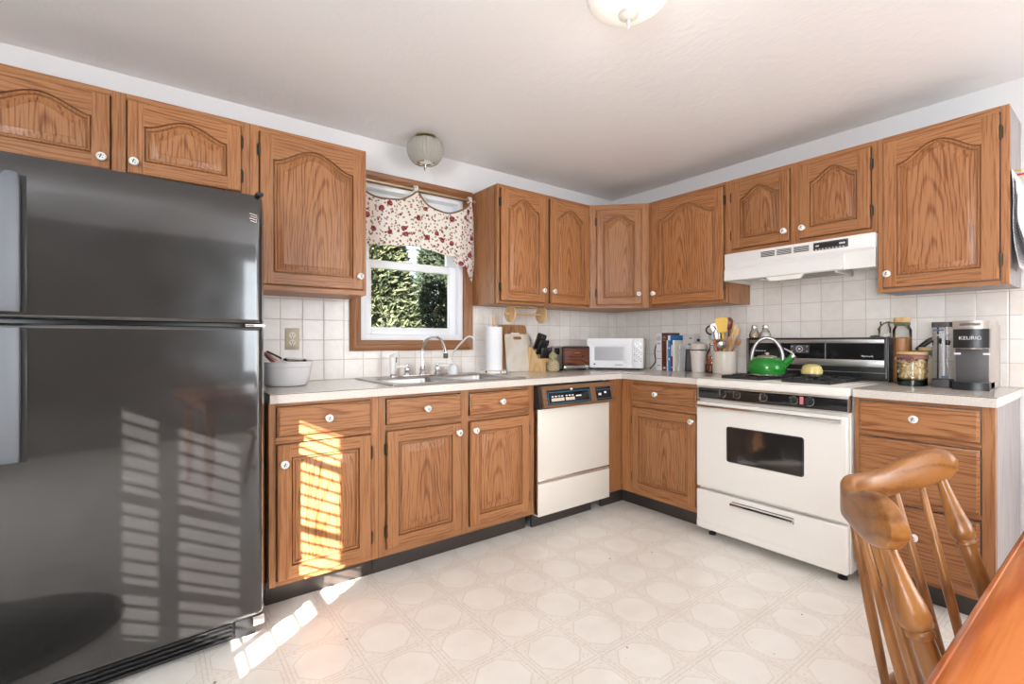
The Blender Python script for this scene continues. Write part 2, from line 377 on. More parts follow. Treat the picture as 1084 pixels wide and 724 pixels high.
def blind(y0, y1, z0, z1, label, tilt=0.0, closed_above=None):
    r = thing('window_blind', label, 'blind', (XW+.005, (y0+y1)/2, z1)); w2 = (y1-y0)/2
    MB().box(.0, .055, -w2, w2, -.03, 0, 0, .004).build('head_rail', white_plastic, r)
    z = -.055; mb = MB(); pitch = .05
    while z > z0-z1+.01:
        a = tilt if closed_above is None or z+z1 < closed_above else math.radians(72)
        hw_ = .0135 if a == tilt else .026; c, s = math.cos(a)*hw_, math.sin(a)*hw_
        mb.loft([[(.028-c, yy, z-s), (.028, yy, z+.0025), (.028+c, yy, z+s), (.028, yy, z-.0005)] for yy in (-w2, w2)], 0, True, True)
        z -= pitch if a == tilt else .045
    mb.build('slats', white_plastic, r)
    MB().box(.004, .052, -w2, w2, z0-z1-.005, z0-z1+.01, 0, .003).build('bottom_rail', white_plastic, r)
blind(AY0, AY1, AZ0, AZ1+.03, 'white slatted blind on the narrow grilled side window', 0.0)
blind(BY0-.02, BY1+.01, BZ0, BZ1+.03, 'white slatted blind, closed, on the wide side window', 0.0, 0.0)

# ------------------------------------------------------------------ cabinets
def inset(lp, d):
    n = len(lp); out = []
    for i in range(n):
        p0, p1, p2 = Vector(lp[i-1]), Vector(lp[i]), Vector(lp[(i+1) % n])
        e1 = (p1-p0).normalized(); e2 = (p2-p1).normalized()
        n1 = Vector((-e1.y, e1.x)); n2 = Vector((-e2.y, e2.x))
        mt = (n1+n2)/max(1+n1.dot(n2), 0.3); q = p1+mt*d; out.append((q.x, q.y))
    return out
def panel_loop(x0, x1, z0, z1, arch, n=26):
    if not arch: n = 8
    xc, hw = (x0+x1)/2, (x1-x0)/2; lp = [(x0, z0), (x1, z0)]
    for i in range(n+1):
        t = 1-2*i/n; h = (0.5*(1+math.cos(PI*min(abs(t)/.93, 1))))**.75 if arch else 1
        lp.append((xc+t*hw, z1-arch*(1-h)))
    return lp
TD = .019
def door_mesh(W, Hh, arch, stile, big):
    mb = MB(); x0, x1, z0, z1 = -W/2, W/2, -Hh/2, Hh/2; c = .005
    R = lambda d, y: [(x0+d, y, z0+d), (x1-d, y, z0+d), (x1-d, y, z1-d), (x0+d, y, z1-d)]
    mb.loft([R(.010, .0), R(.009, -.0055), R(0, -.0065), R(0, -TD+c), R(c*.35, -TD+c*.3), R(c, -TD)], 0, True, False)
    top = stile if not arch else stile*.82
    op = panel_loop(x0+stile, x1-stile, z0+stile, z1-top, arch)
    xl, xr, zb, zt = x0+c, x1-c, z0+c, z1-c; F = -TD; a, b = x0+stile, x1-stile
    mb.face([(xl, F, zb), (a, F, zb), (a, F, zt), (xl, F, zt)], 0); mb.face([(b, F, zb), (xr, F, zb), (xr, F, zt), (b, F, zt)], 0)
    mb.face([(a, F, zb), (b, F, zb), (b, F, z0+stile), (a, F, z0+stile)], 1)
    for p, q in zip(op[2:], op[3:]): mb.face([(p[0], F, p[1]), (p[0], F, zt), (q[0], F, zt), (q[0], F, q[1])], 1)
    L = lambda d, y: [(p[0], y, p[1]) for p in panel_loop(x0+stile+d, x1-stile-d, z0+stile+d, z1-top-d, arch)]
    g = .0145
    loops = [[(p[0], F, p[1]) for p in op], L(.0004, F+.014), L(.0050, F+.0142), L(.0060, F+.0045), L(.0095, F+.0030), L(.0130, F+.006), L(.0150, F+g), L(.0190, F+g)]
    bw = .04 if big else .026
    loops += [L(.0195, F+g*.75), L(.0195+bw*.9, F+.004), L(.0195+bw, F+.0015)]
    mb.loft(loops[:8], 0); mb.loft(loops[7:], 2)
    mb.face(loops[-1], 2)
    return mesh_only(mb, 'cabinet_door', [oakV, oakH, oakP], angle=28)
def drawer_mesh(W, Hh):
    mb = MB(); x0, x1, z0, z1 = -W/2, W/2, -Hh/2, Hh/2
    R = lambda d, y: [(x0+d, y, z0+d), (x1-d, y, z0+d), (x1-d, y, z1-d), (x0+d, y, z1-d)]
    mb.loft([R(.010, 0), R(.009, -.0055), R(0, -.0065), R(0, -.011), R(.004, -.014), R(.007, -.0145), R(.009, -TD)], 0, True, True)
    return mesh_only(mb, 'drawer_front', [oakH], angle=28)
# white china knob with a small dark flower print, metal backplate
flower = mat('china_flower', lin(243, 241, 238), 0.1); t = NT(flower)
s_ = t.n('ShaderNodeSeparateXYZ', {0: t.obj()}); rr = t.m('SQRT', t.m('ADD', t.m('MULTIPLY', s_.outputs[0], s_.outputs[0]), t.m('MULTIPLY', s_.outputs[2], s_.outputs[2])))
nz = t.n('ShaderNodeTexNoise', {'Vector': t.obj(), 'Scale': 230.0, 'Detail': 1.0}).outputs[0]
t.link(t.mix(t.m('MULTIPLY', t.m('LESS_THAN', rr, .0085), t.m('GREATER_THAN', nz, .5)), lin(243, 241, 238), lin(78, 72, 74)), 'Base Color')
mb = MB(); mb.lathe([(.0125, 0), (.0125, .003), (.009, .005), (.006, .008), (.006, .014)], axis='y', m=0)
mb.lathe([(.006, .013), (.012, .015), (.0165, .019), (.0168, .0215), (.0145, .0255), (.008, .0275), (0, .028)], axis='y', m=1)
KNOB = mesh_only(mb, 'knob', [nickel, flower], angle=50)
mb = MB(); mb.tube([(0, -.006, -.027), (0, -.006, .027)], .0058, 10); mb.lathe([(.0035, .027), (.0035, .031), (0, .033)], (0, -.006, 0)); mb.lathe([(0, -.033), (.0035, -.031), (.0035, -.027)], (0, -.006, 0))
mb.box(-.009, .009, -.003, 0, -.024, .024)
HINGE = mesh_only(mb, 'hinge', [bronze])
def fit_fronts(r, D, items):
    for it in items:
        x0, x1, z0, z1 = it['b']; Wd, Hd = x1-x0, z1-z0; c = (0.5*(x0+x1), -D, 0.5*(z0+z1))
        if it['t'] == 'door':
            d = inst(door_mesh(Wd, Hd, it.get('arch', 0), it.get('stile', .054), not it.get('arch')), 'door', r, c)
            hs = it.get('hinge')
            if hs:
                hx = -Wd/2-.003 if hs == 'l' else Wd/2+.003
                for hz in (Hd/2-min(.085, Hd*.24), -Hd/2+min(.085, Hd*.24)): inst(HINGE, 'hinge', d, (hx, -.004, hz))
        else: d = inst(drawer_mesh(Wd, Hd), 'drawer', r, c)
        if it.get('knob'): inst(KNOB, 'knob', d, (it['knob'][0]-c[0], -TD, it['knob'][1]-c[2]))
def face_frame(r, W, D, z0, z1, items, m=None):
    cols = []
    for it in sorted(items, key=lambda i: i['b'][0]):
        a, b = it['b'][:2]
        for c in cols:
            if abs(c[0]-a) < .03: c[2].append(it['b'][2:]); break
        else: cols.append([a, b, [it['b'][2:]]])
    mb = MB(); x = 0.0; k = -.0035; y0, y1 = -D, -D+.019
    for a, b, zs in cols:
        mb.box(x, a+k, y0, y1, z0, z1, 0, .001, 1); x = b-k; z = z0
        for zb, zt in sorted(zs): mb.box(a+k, b-k, y0, y1, z, zb+k, 1); z = zt-k
        mb.box(a+k, b-k, y0, y1, z, z1, 1)
    mb.box(x, W, y0, y1, z0, z1, 0, .001, 1)
    mb.build('face_frame', [oakV, oakH], r)
def cabinet(name, label, cat, loc, rz, W, D, z0, z1, items, sides=None, kick=0, group=None, body_top=None):
    """z values are heights above the floor; loc is the wall-side left corner"""
    r = thing(name, label, cat, (loc[0], loc[1], 0 if kick else z0), rz, group); o = 0 if kick else z0
    its = [dict(i, b=(*i['b'][:2], i['b'][2]-o, i['b'][3]-o), knob=(i['knob'][0], i['knob'][1]-o) if i.get('knob') else None) for i in items]
    a, b = z0-o, z1-o
    mb = MB(); mb.box(.0005, W-.0005, -D+.034, -.0075, a, body_top or b, 0); mb.build('body', [sides or oakV], r, centre=True, smooth=False)
    face_frame(r, W, D, a, b, its); fit_fronts(r, D, its)
    if kick: MB().box(0, W, -kick, -kick+.02, 0, a, 0, .002).build('toe_kick', dark_kick, r)
    return r
D_ = lambda x0, x1, z0, z1, knob, hinge, arch=.05, **k: dict(t='door', b=(x0, x1, z0, z1), knob=knob, hinge=hinge, arch=arch, **k)
W_ = lambda x0, x1, z0, z1, knob: dict(t='drawer', b=(x0, x1, z0, z1), knob=knob)
UG, BG = 'oak wall cabinets', 'oak base cabinets'
UD = .309; UT, UB = 2.135, 1.373
def L_(x0, items): return [dict(i, b=(i['b'][0]-x0, i['b'][1]-x0, *i['b'][2:]), knob=(i['knob'][0]-x0, i['knob'][1])) for i in items]
def R_(s0, items): return L_(s0, items)
x0 = -3.80
cabinet('wall_cabinet', 'short wide oak wall cabinet with two arched doors above the black refrigerator', 'cabinet', (x0, 0), 0, .957, UD, 1.765, UT,
    L_(x0, [D_(-3.739, -3.337, 1.812, 2.106, (-3.362, 1.852), 'l'), D_(-3.283, -2.881, 1.812, 2.106, (-3.262, 1.855), 'r')]), group=UG)
x0 = -2.842
cabinet('wall_cabinet', 'tall single-door oak wall cabinet left of the window', 'cabinet', (x0, 0), 0, .545, UD, UB, UT,
    L_(x0, [D_(-2.802, -2.317, 1.400, 2.106, (-2.338, 1.468), 'l', .075)]), group=UG)
x0 = -1.448
cabinet('wall_cabinet', 'two-door oak wall cabinet between the window and the angled corner cabinet', 'cabinet', (x0, 0), 0, .837, UD, UB, UT,
    L_(x0, [D_(-1.425, -1.058, 1.392, 2.106, (-1.080, 1.472), 'l', .07), D_(-1.009, -.628, 1.392, 2.106, (-.985, 1.472), 'r', .07)]), group=UG)
# angled corner unit
r = thing('corner_wall_cabinet', 'narrow oak wall cabinet set diagonally across the room corner', 'cabinet', (-.61, -.309, UB), -PI/4, UG)
c45 = math.sqrt(.5)
toL = lambda x, y: ((x+.61)*c45-(y+.309)*c45, (x+.61)*c45+(y+.309)*c45)
MB().prism([toL(*p) for p in ((-.0075, -.0075), (-.6095, -.0075), (-.6095, -.295), (-.295, -.6095), (-.0075, -.6095))], 'z', 0, UT-UB).build('body', oakV, r, smooth=False)
FW = .4285; its = [dict(D_(.052, .372, .025, .720, (.352, .100), 'l', .055, stile=.045))]
face_frame(r, FW, .0, 0, UT-UB, its); fit_fronts(r, .0, its)
s0 = .611
cabinet('wall_cabinet', 'single-door oak wall cabinet between the corner cabinet and the range hood', 'cabinet', (0, -s0), RW, .588, UD, UB, UT,
    R_(s0, [D_(.652, 1.186, 1.392, 2.106, (.672, 1.470), 'r', .075)]), group=UG)
s0 = 1.20
cabinet('wall_cabinet', 'short two-door oak wall cabinet mounted over the white range hood', 'cabinet', (0, -s0), RW, .789, UD, 1.672, UT,
    R_(s0, [D_(1.240, 1.578, 1.700, 2.106, (1.556, 1.755), 'l', .06), D_(1.630, 1.961, 1.700, 2.106, (1.652, 1.755), 'r', .06)]), group=UG)
s0 = 1.990
cabinet('wall_cabinet', 'single-door oak wall cabinet with pale side panel, right of the range hood', 'cabinet', (0, -s0), RW, .460, UD, UB, UT,
    R_(s0, [D_(2.014, 2.420, 1.392, 2.106, (2.034, 1.458), 'r', .075)]), sides=side_m, group=UG)
BD, BT, KD = .609, .874, .527
x0 = -2.82
cabinet('base_cabinet', 'oak base cabinet with one drawer over one door, beside the black refrigerator', 'cabinet', (x0, 0), 0, .469, BD, .107, BT,
    L_(x0, [W_(-2.790, -2.391, .733, .855, (-2.585, .796)), D_(-2.790, -2.391, .131, .698, (-2.765, .620), 'r', 0)]), kick=KD, group=BG)
x0 = -2.350
cabinet('sink_base_cabinet', 'oak base cabinet with two drawer fronts and two doors under the sink', 'cabinet', (x0, 0), 0, .955, BD, .107, BT,
    L_(x0, [W_(-2.311, -1.903, .735, .854, (-2.107, .796)), W_(-1.847, -1.443, .735, .850, (-1.645, .796)),
            D_(-2.311, -1.903, .141, .702, (-1.925, .655), 'l', 0), D_(-1.847, -1.443, .141, .700, (-1.822, .655), 'r', 0)]), kick=KD, group=BG, body_top=.70)
s0 = .611
r = cabinet('corner_base_cabinet', 'oak corner base cabinet between the dishwasher and the stove', 'cabinet', (0, -s0), RW, .589, BD, .107, BT,
    R_(s0, [W_(.711, 1.183, .732, .842, (.905, .791)), D_(.711, 1.183, .138, .690, (1.160, .650), 'l', 0)]), kick=KD, group=BG)
MB().box(-.021, -.002, -BD-.138, -BD, .107, BT, 0, .001, 1).build('filler_stile', oakV, r)
mb = MB(); mb.box(-.084, 0, -KD, -KD+.02, 0, .107); mb.box(-.084, -.064, -BD-.138, -KD, 0, .107); mb.build('toe_kick', dark_kick, r)
s0 = 1.984
cabinet('drawer_base_cabinet', 'oak base cabinet with three drawers and a pale side panel, right of the stove', 'cabinet', (0, -s0), RW, .464, BD, .107, BT,
    R_(s0, [W_(2.006, 2.406, .731, .856, (2.206, .800)), W_(2.006, 2.406, .447, .699, (2.206, .590)), W_(2.006, 2.406, .155, .418, (2.206, .300))]), sides=side_m, kick=KD, group=BG)

# ------------------------------------------------------------------ worktops
CT, CB, CD = .914, .8745, .6365
def worktop(name, label, boxes, edges):
    mb = MB()
    for b in boxes: mb.box(*b)
    o = tag(mb.build(name, counter_m, smooth=False), label, 'countertop')
    mb = MB()
    for b in edges: mb.box(*b)
    mb.build('edge_seam', seam_m, o, smooth=False)
    return o
HX0, HX1, HY0, HY1 = -2.236, -1.470, -.566, -.075
y1 = -T-.0005
worktop('countertop', 'cream laminate L-shaped countertop with white edge, running from fridge to stove',
    [(-2.82, HX0, -CD, y1, CB, CT), (HX1, y1, -CD, y1, CB, CT), (HX0, HX1, -CD, HY0, CB, CT), (HX0, HX1, HY1, y1, CB, CT), (-CD, y1, -1.2, -CD, CB, CT)],
    [(-2.82, -CD, -CD-.0008, -CD+.001, CT-.0035, CT-.001), (-CD-.0008, -CD+.001, -1.2, -CD, CT-.0035, CT-.001)])
worktop('countertop', 'short cream laminate countertop on the drawer cabinet right of the stove',
    [(-CD, y1, -2.455, -1.985, CB, CT)], [(-CD-.0008, -CD+.001, -2.455, -1.985, CT-.0035, CT-.001), (-CD, y1, -2.4558, -2.454, CT-.0035, CT-.001)])
# ------------------------------------------------------------------ refrigerator
fridge_skin = mat('black_fridge_skin', (0.013, 0.0125, 0.0125), 0.12, spec=0.5, Coat_Weight=1.0, Coat_Roughness=0.05, Coat_IOR=1.6); t = NT(fridge_skin)
n1 = t.n('ShaderNodeTexNoise', {'Vector': t.obj(), 'Scale': 420.0, 'Detail': 1.0}).outputs[0]
n2 = t.n('ShaderNodeTexNoise', {'Vector': t.obj(), 'Scale': 4.0, 'Detail': 1.0}).outputs[0]
smear = t.n('ShaderNodeTexNoise', {'Vector': t.obj(), 'Scale': 5.0, 'Detail': 6.0, 'Distortion': 1.2}).outputs[0]
t.bump(t.m('ADD', t.m('MULTIPLY', n1, 0.0006), t.m('MULTIPLY', n2, 0.018)), 0.5, 1.0)
t.link(t.m('MULTIPLY_ADD', smear, 0.18, 0.05), 'Roughness')
handle_m = mat('charcoal_handle', lin(112, 116, 122), 0.45, 0.3)
FWd = .785
fr = thing('refrigerator', 'large glossy black refrigerator with freezer door on top', 'refrigerator', (-2.856, -.752, 0), math.radians(3.5))
MB().box(-FWd+.006, -.006, .065, .665, .03, 1.675, 0, .008).build('body', mat('fridge_case', (0.014, 0.014, 0.015), 0.35), fr)
def fridge_door(name, z0, z1, top):
    mb = MB(); n, k = 40, 40; W = FWd
    es = [0, .0008, .003, .007, .013, .02, .03, .045, .065, .09, .12]
    xs = [-W+e for e in es]+[-W+.12+(W-.18)*i/14 for i in range(1, 15)]+[-e for e in (.06, .04, .028, .018, .011, .006, .0025, .0006, 0)]
    xs = sorted(set(round(x, 5) for x in xs)); hs = [0, .001, .004, .009, .016, .025, .04, .06, .085, .11]
    zs = sorted(set([round(z0+e, 5) for e in hs[:6]]+[round(z0+.03+(z1-z0-.15)*i/12, 5) for i in range(13)]+[round(z1-e, 5) for e in hs]))
    def e(d, w_, c): return c*(1-d/w_)**2.2 if d < w_ else 0
    def yy(x, z):
        l, rr, b, tp = x+W, -x, z-z0, z1-z
        y = -.002*(1-((x+W/2)/(W/2))**2)
        y += e(l, .10, .016)+e(rr, .028, .034)+e(b, .012, .007)
        y += e(tp, .095, .024) if top else e(tp, .012, .007)
        return -.008+y
    g = [[(x, yy(x, z), z) for x in xs] for z in zs]
    mb.loft(g, 0, closed=False)
    back = [(x, .058, z) for (x, z) in ((-W, z0), (0, z0), (0, z1), (-W, z1))]
    rim = [g[0][i] for i in range(len(xs))]+[g[j][-1] for j in range(1, len(zs))]+[g[-1][i] for i in range(len(xs)-2, -1, -1)]+[g[j][0] for j in range(len(zs)-2, 0, -1)]
    mb.loft([rim, [(p[0], .058, p[2]) for p in rim]], 0, False, True)
    bmesh.ops.remove_doubles(mb.bm, verts=mb.bm.verts, dist=1e-5)
    return mb.build(name, fridge_skin, fr, angle=50)
fz = fridge_door('freezer_door', 1.199, 1.690, True)
fd = fridge_door('fresh_food_door', .092, 1.186, False)
def fhandle(parent, zs, wide):
    # tapered bar standing off the door's left edge
    loops = []; n = len(zs)
    for z, x0, x1, off in zs:
        loops.append([(x0, -.005-off+.012, z), (x0+.004, -.012-off, z), (x1-.012, -.016-off, z), (x1-.002, -.010-off, z), (x1, -off+.006, z), (x1-.004, .001-off*.2, z), (x0+.004, .001-off*.2, z)])
    mb = MB().loft(loops, 0, True, True)
    mb.build('handle', handle_m, parent, angle=40)
fhandle(fz, [(1.219, -.742, -.662, .030), (1.24, -.742, -.660, .038), (1.40, -.736, -.660, .042), (1.56, -.722, -.660, .036), (1.612, -.704, -.662, .024), (1.626, -.696, -.668, .014)], 0)
fhandle(fd, [(.780, -.742, -.664, .014), (.80, -.744, -.662, .026), (.95, -.746, -.660, .040), (1.12, -.746, -.660, .040), (1.172, -.746, -.661, .034)], 0)
MB().box(-.668, -.648, -.010, .03, 1.215, 1.622, 0, .003).build('handle_shade_strip', black_plastic, fz)  # black strip in place of the shadow gap beside the handle
MB().box(-.668, -.648, -.010, .03, .775, 1.176, 0, .003).build('handle_shade_strip', black_plastic, fd)  # same stand-in shadow strip for the lower handle
mb = MB(); mb.box(-FWd+.01, -.03, .03, .06, .012, .09, 0, .004)
for i in range(4): mb.box(-FWd+.03, -.11, .018, .034, .022+.016*i, .030+.016*i, 0, .002)
mb.box(-.1, -.03, .016, .034, .014, .086, 0, .006)
mb.build('base_grille', black_plastic, fr)
mb = MB(); mb.box(-.045, -.006, -.004, .05, .052, .088, 0, .003); mb.build('lower_hinge', steel, fr)
mb = MB(); mb.box(-.03, -.004, .0, .06, 1.690, 1.704, 0, .006); mb.build('hinge_cover', black_plastic, fr)
mb = MB(); mb.box(-.07, -.002, .0, .05, 1.187, 1.197, 0, .002); mb.build('middle_hinge', chrome, fr)
# small chrome emblem, three slanting strokes joined at the right
mb = MB(); ex, ez = -.044, 1.597; yf = -.0105
for k in range(4):
    z = ez+.0135-.009*k
    mb.tube([(ex-.014+.003*(k % 2), yf, z+.002), (ex-.003, yf, z+.0015), (ex+.004, yf, z-.0012), (ex+.010, yf, z-.0015)], .0019, 6)
mb.tube([(ex+.0105, yf, ez+.015), (ex+.0115, yf, ez), (ex+.0105, yf, ez-.016)], .0019, 6)
mb.build('emblem', chrome, fz)
for x in (-.70, -.06):
    MB().lathe([(.022, 0), (.022, .012), (.012, .014), (.012, .03)], (x, .1, 0), n=16).build('foot', black_plastic, fr)
MB().box(-.70, -.05, .06, .2, .028, .034).build('foot_rail', black_plastic, fr)
MB().prism([(-.012, 0), (.016, .034), (-.010, .034)], 'y', -.006, .006).build('clip', mat('white_card', lin(236, 232, 228), .5), fr, loc=(.005, .11, 1.565))

# oval rug in front of the refrigerator, seen as a reflection in its door
rug_m = mat('rug_braid', lin(76, 72, 70), .9, spec=.1); t = NT(rug_m)
t.link(t.ramp(t.n('ShaderNodeTexNoise', {'Vector': t.obj(), 'Scale': 40.0, 'Detail': 3.0}).outputs[0], [(.3, lin(58, 54, 53)), (.7, lin(104, 98, 94))]), 'Base Color')
mb = MB(); mb.lathe([(1.0, 0), (1.0, .008), (.985, .012), (.9, .013), (.0, .013)], n=48, sx=.50, sy=.36)
tag(mb.build('oval_rug', rug_m, loc=(-3.72, -1.42, .0005)), 'dark oval braided rug reflected low in the refrigerator door', 'rug')

# ------------------------------------------------------------------ dishwasher
dw = thing('dishwasher', 'old bisque dishwasher with brown control panel', 'dishwasher', (-1.393, 0, 0)); DWW = .644
bisque = mat('bisque_enamel', lin(230, 222, 211), 0.2)
MB().box(.012, DWW-.012, -.575, -.02, .10, .868).build('body', black_plastic, dw, smooth=False)
mb = MB(); mb.box(.012, DWW-.012, -.632, -.576, .303, .735, 0, .004); d = mb.build('door_panel', bisque, dw)
mb = MB(); mb.box(.010, .014, -.628, -.58, .10, .73); mb.box(.010, DWW-.01, -.634, -.630, .300, .306, 0, .001)
mb.build('door_trim', chrome, dw)
MB().box(.012, DWW-.012, -.634, -.576, .090, .283, 0, .004).build('lower_panel', bisque, dw)
MB().box(.014, DWW-.014, -.632, -.58, .286, .299, 0, .002).build('rub_strip', mat('taupe_strip', lin(170, 140, 128), .4), dw)
brown = wood('panel_brown', lin(128, 92, 66), lin(108, 74, 52), lin(84, 54, 36), 'x', amt=.3)
mb = MB(); mb.prism([(-.60, .728), (-.672, .732), (-.676, .742), (-.650, .862), (-.60, .866)], 'x', .02, DWW-.008, 0)
cp = mb.build('control_panel', brown, dw, angle=25)
mb = MB(); mb.prism([(-.60, .726), (-.660, .730), (-.640, .864), (-.60, .866)], 'x', .0, .0195, 0); mb.build('panel_end', black_plastic, dw)
def cpf(mb, x0, x1, z0, z1, lift, m, bev=.0008):   # slab lying on the panel's sloping face
    y = lambda z: -.676+(z-.742)*(.026/.12)
    mb.loft([[(x0, y(z0)-lift, z0), (x1, y(z0)-lift, z0), (x1, y(z1)-lift, z1), (x0, y(z1)-lift, z1)], [(x0, y(z0)+.003, z0), (x1, y(z0)+.003, z0), (x1, y(z1)+.003, z1), (x0, y(z1)+.003, z1)]], m, True, True)
mb = MB(); cpf(mb, .055, .42, .752, .838, .0012, 0)
cpf(mb, .47, .61, .752, .834, .0012, 0); mb.build('display_panel', black_gloss, cp)
blue = mat('blue_trim', lin(70, 132, 168), .25, .6)
mb = MB()
for x0, x1, z0, z1 in ((.058, .412, .757, .762), (.058, .412, .822, .827), (.058, .064, .757, .827), (.406, .412, .757, .827), (.475, .606, .760, .764), (.475, .606, .815, .819)): cpf(mb, x0, x1, z0, z1, .003, 0)
mb.build('display_trim', blue, cp)
keycap = mat('cream_keys', lin(226, 204, 184), .35)
for k in range(7):
    mb = MB(); cpf(mb, .085+.026*k+(.01 if k > 3 else 0), .108+.026*k+(.01 if k > 3 else 0), .772, .790, .004, 0); mb.build('button', keycap, cp)
mb = MB()
for k in range(7): cpf(mb, .088+.026*k+(.01 if k > 3 else 0), .104+.026*k+(.01 if k > 3 else 0), .797, .803, .0022, 0)
cpf(mb, .29, .335, .790, .798, .0022, 0); cpf(mb, .25, .265, .832, .842, .004, 0); cpf(mb, .49, .515, .782, .796, .003, 0); cpf(mb, .545, .565, .792, .804, .003, 0)
mb.build('panel_marks', white_plastic, cp)
mb = MB().lathe([(.017, 0), (.017, .008), (.014, .011), (0, .011)], (.375, -.658, .792), axis='y', n=18); mb.build('dial', black_plastic, cp)
MB().box(.03, DWW-.1, -.55, -.53, .0, .098, 0, .003).build('toe_kick', dark_kick, dw)

# ------------------------------------------------------------------ stove
S0 = 1.213; SW = .763
st = thing('gas_stove', 'white gas stove with black control strip and black back panel', 'stove', (0, -S0, 0), RW)
mb = MB(); mb.box(0, SW, -.628, -.03, .050, .868, 0, .004); mb.build('body', white_gloss, st)
mb = MB(); mb.box(-.001, SW+.001, -.667, -.02, .872, .914, 0, .008, 3); mb.box(.05, SW-.05, -.58, -.12, .9135, .916, 0, .002); mb.build('cooktop', white_gloss, st)
mb = MB(); mb.box(.004, SW-.004, -.650, -.61, .800, .872, 0, .003); mb.box(0, .006, -.655, -.61, .798, .876, 1); mb.box(SW-.006, SW, -.655, -.61, .798, .876, 1)
mb.box(0, SW, -.656, -.62, .862, .873, 1, .002); mb.box(0, SW, -.658, -.62, .797, .803, 1, .002)
ctl = mb.build('control_strip', [black_gloss, nickel], st)
for s_ in (1.365, 1.446, 1.588, 1.736, 1.809):
    mb = MB(); mb.lathe([(.021, 0), (.021, .004), (.017, .007), (.016, .022), (.0145, .024), (0, .024)], axis='y', n=20, m=0)
    mb.box(-.004, .004, -.032, -.02, -.015, .015, 0, .002); mb.lathe([(.0222, .001), (.0222, .003), (.0205, .0035)], axis='y', n=20, m=1); mb.box(-.001, .001, -.0335, -.031, -.013, .013, 1)
    mb.build('knob', [black_plastic, chrome], ctl, loc=(s_-S0, -.650, .836))
mb = MB(); mb.box(1.765-S0, 1.782-S0, -.6515, -.65, .818, .856); mb.build('indicator', mat('pink_label', lin(220, 130, 140), .3), ctl)
mb = MB(); mb.box(.002, SW-.002, -.668, -.630, .293, .782, 0, .007, 3); od = mb.build('oven_door', white_gloss, st)
lp = rrect(1.398-S0, 1.792-S0, .465, .660, .014)
mb = MB(); mb.prism(lp, 'y', -.6698, -.667, 0); mb.loft([[(p[0], -.6695, p[1]) for p in lp], [(p[0], -.6715, p[1]) for p in inset(lp, .001)], [(p[0], -.6715, p[1]) for p in inset(lp, .005)], [(p[0], -.6699, p[1]) for p in inset(lp, .006)]], 1)
mb.build('oven_window', [mat('oven_glass', (0.02, 0.018, 0.017), 0.06), black_plastic], od, angle=30)
mb = MB(); mb.prism([(-.690, .768), (-.700, .766), (-.703, .758), (-.700, .750), (-.696, .749), (-.694, .758), (-.690, .762)], 'x', .018, SW-.018, 0); mb.box(.03, .05, -.695, -.664, .752, .764, 0, .002); mb.box(SW-.05, SW-.03, -.695, -.664, .752, .764, 0, .002); mb.build('handle', chrome, od, angle=25)
mb = MB(); mb.box(.002, SW-.002, -.668, -.630, .053, .275, 0, .007, 3); mb.box(.004, SW-.004, -.6705, -.666, .060, .094, 0, .002); dr = mb.build('storage_drawer', white_gloss, st)
mb = MB(); mb.prism([(-.670, .250), (-.690, .247), (-.694, .238), (-.690, .229), (-.686, .228), (-.684, .240), (-.670, .243)], 'x', .215, .535, 0); mb.box(.218, .532, -.6705, -.667, .222, .252, 1); mb.build('handle', [chrome, black_plastic], dr, angle=25)  # black plate behind the bar stands in for its shade
for x, y in ((.05, -.58), (SW-.05, -.58), (.05, -.1), (SW-.05, -.1)):
    MB().lathe([(.02, 0), (.02, .012), (.009, .016), (.009, .052)], (x, y, 0), n=14).build('foot', black_plastic, st)
# back panel: black frame, aluminium strips, dark glass with clock
mb = MB(); mb.box(.0, SW, -.085, -.012, .900, 1.150, 0, .006); bp = mb.build('back_panel', black_plastic, st)
mb = MB(); mb.box(.022, SW-.022, -.0875, -.083, 1.118, 1.138, 0, .001); mb.box(.022, SW-.022, -.0875, -.083, .988, 1.026, 0, .001); mb.box(.01, SW-.01, -.088, -.083, .955, .959); mb.box(.01, .014, -.088, -.083, .93, 1.145); mb.box(SW-.014, SW-.01, -.088, -.083, .93, 1.145)
mb.build('metal_trim', steel, bp)
mb = MB(); mb.box(.022, SW-.022, -.087, -.083, 1.027, 1.117); mb.build('glass_face', black_gloss, bp)
mb = MB(); mb.box(.46, .464, -.089, -.086, 1.027, 1.117); mb.build('glass_divider', steel, bp)
mb = MB(); mb.box(.272, .376, -.0885, -.086, 1.058, 1.108); ck = mb.build('clock', grey_dark, bp)
mb = MB(); mb.tube([(.324+.0178*math.cos(a_), -.0890, 1.083+.0178*math.sin(a_)) for a_ in [2*PI*k/36 for k in range(37)]], .0015, 6)
mb.lathe([(.0065, 0), (.0065, .003), (.005, .004), (0, .004)], (.324, -.0885, 1.083), axis='y', n=16)
for dx in (-.042, .042):
    for dz in (-.014, .014): mb.box(.324+dx-.004, .324+dx+.004, -.0895, -.088, 1.083+dz-.002, 1.083+dz+.002)
for k in range(12):
    a = k*PI/6; mb.box(.324+.0135*math.cos(a)-.0008, .324+.0135*math.cos(a)+.0008, -.0893, -.088, 1.083+.0135*math.sin(a)-.0008, 1.083+.0135*math.sin(a)+.0008)
mb.build('clock_dial', white_plastic, ck)
mb = MB()
for k in range(4): mb.box(.06+.018*k, .072+.018*k, -.088, -.0865, 1.066, 1.071)
mb.build('panel_marks', white_plastic, bp)
mb = MB(); mb.tube([(.640+.052*k/40, -.0874, 1.046+.0042*math.sin(k*1.05)*(1.3 if k < 8 or k > 34 else .7)+.0015*math.sin(k*.4)) for k in range(41)], .0013, 6); mb.build('lettering', white_plastic, bp)
mb = MB()
for k in range(26): mb.box(.13+.02*k, .138+.02*k, -.0895, -.0845, .922, .948)
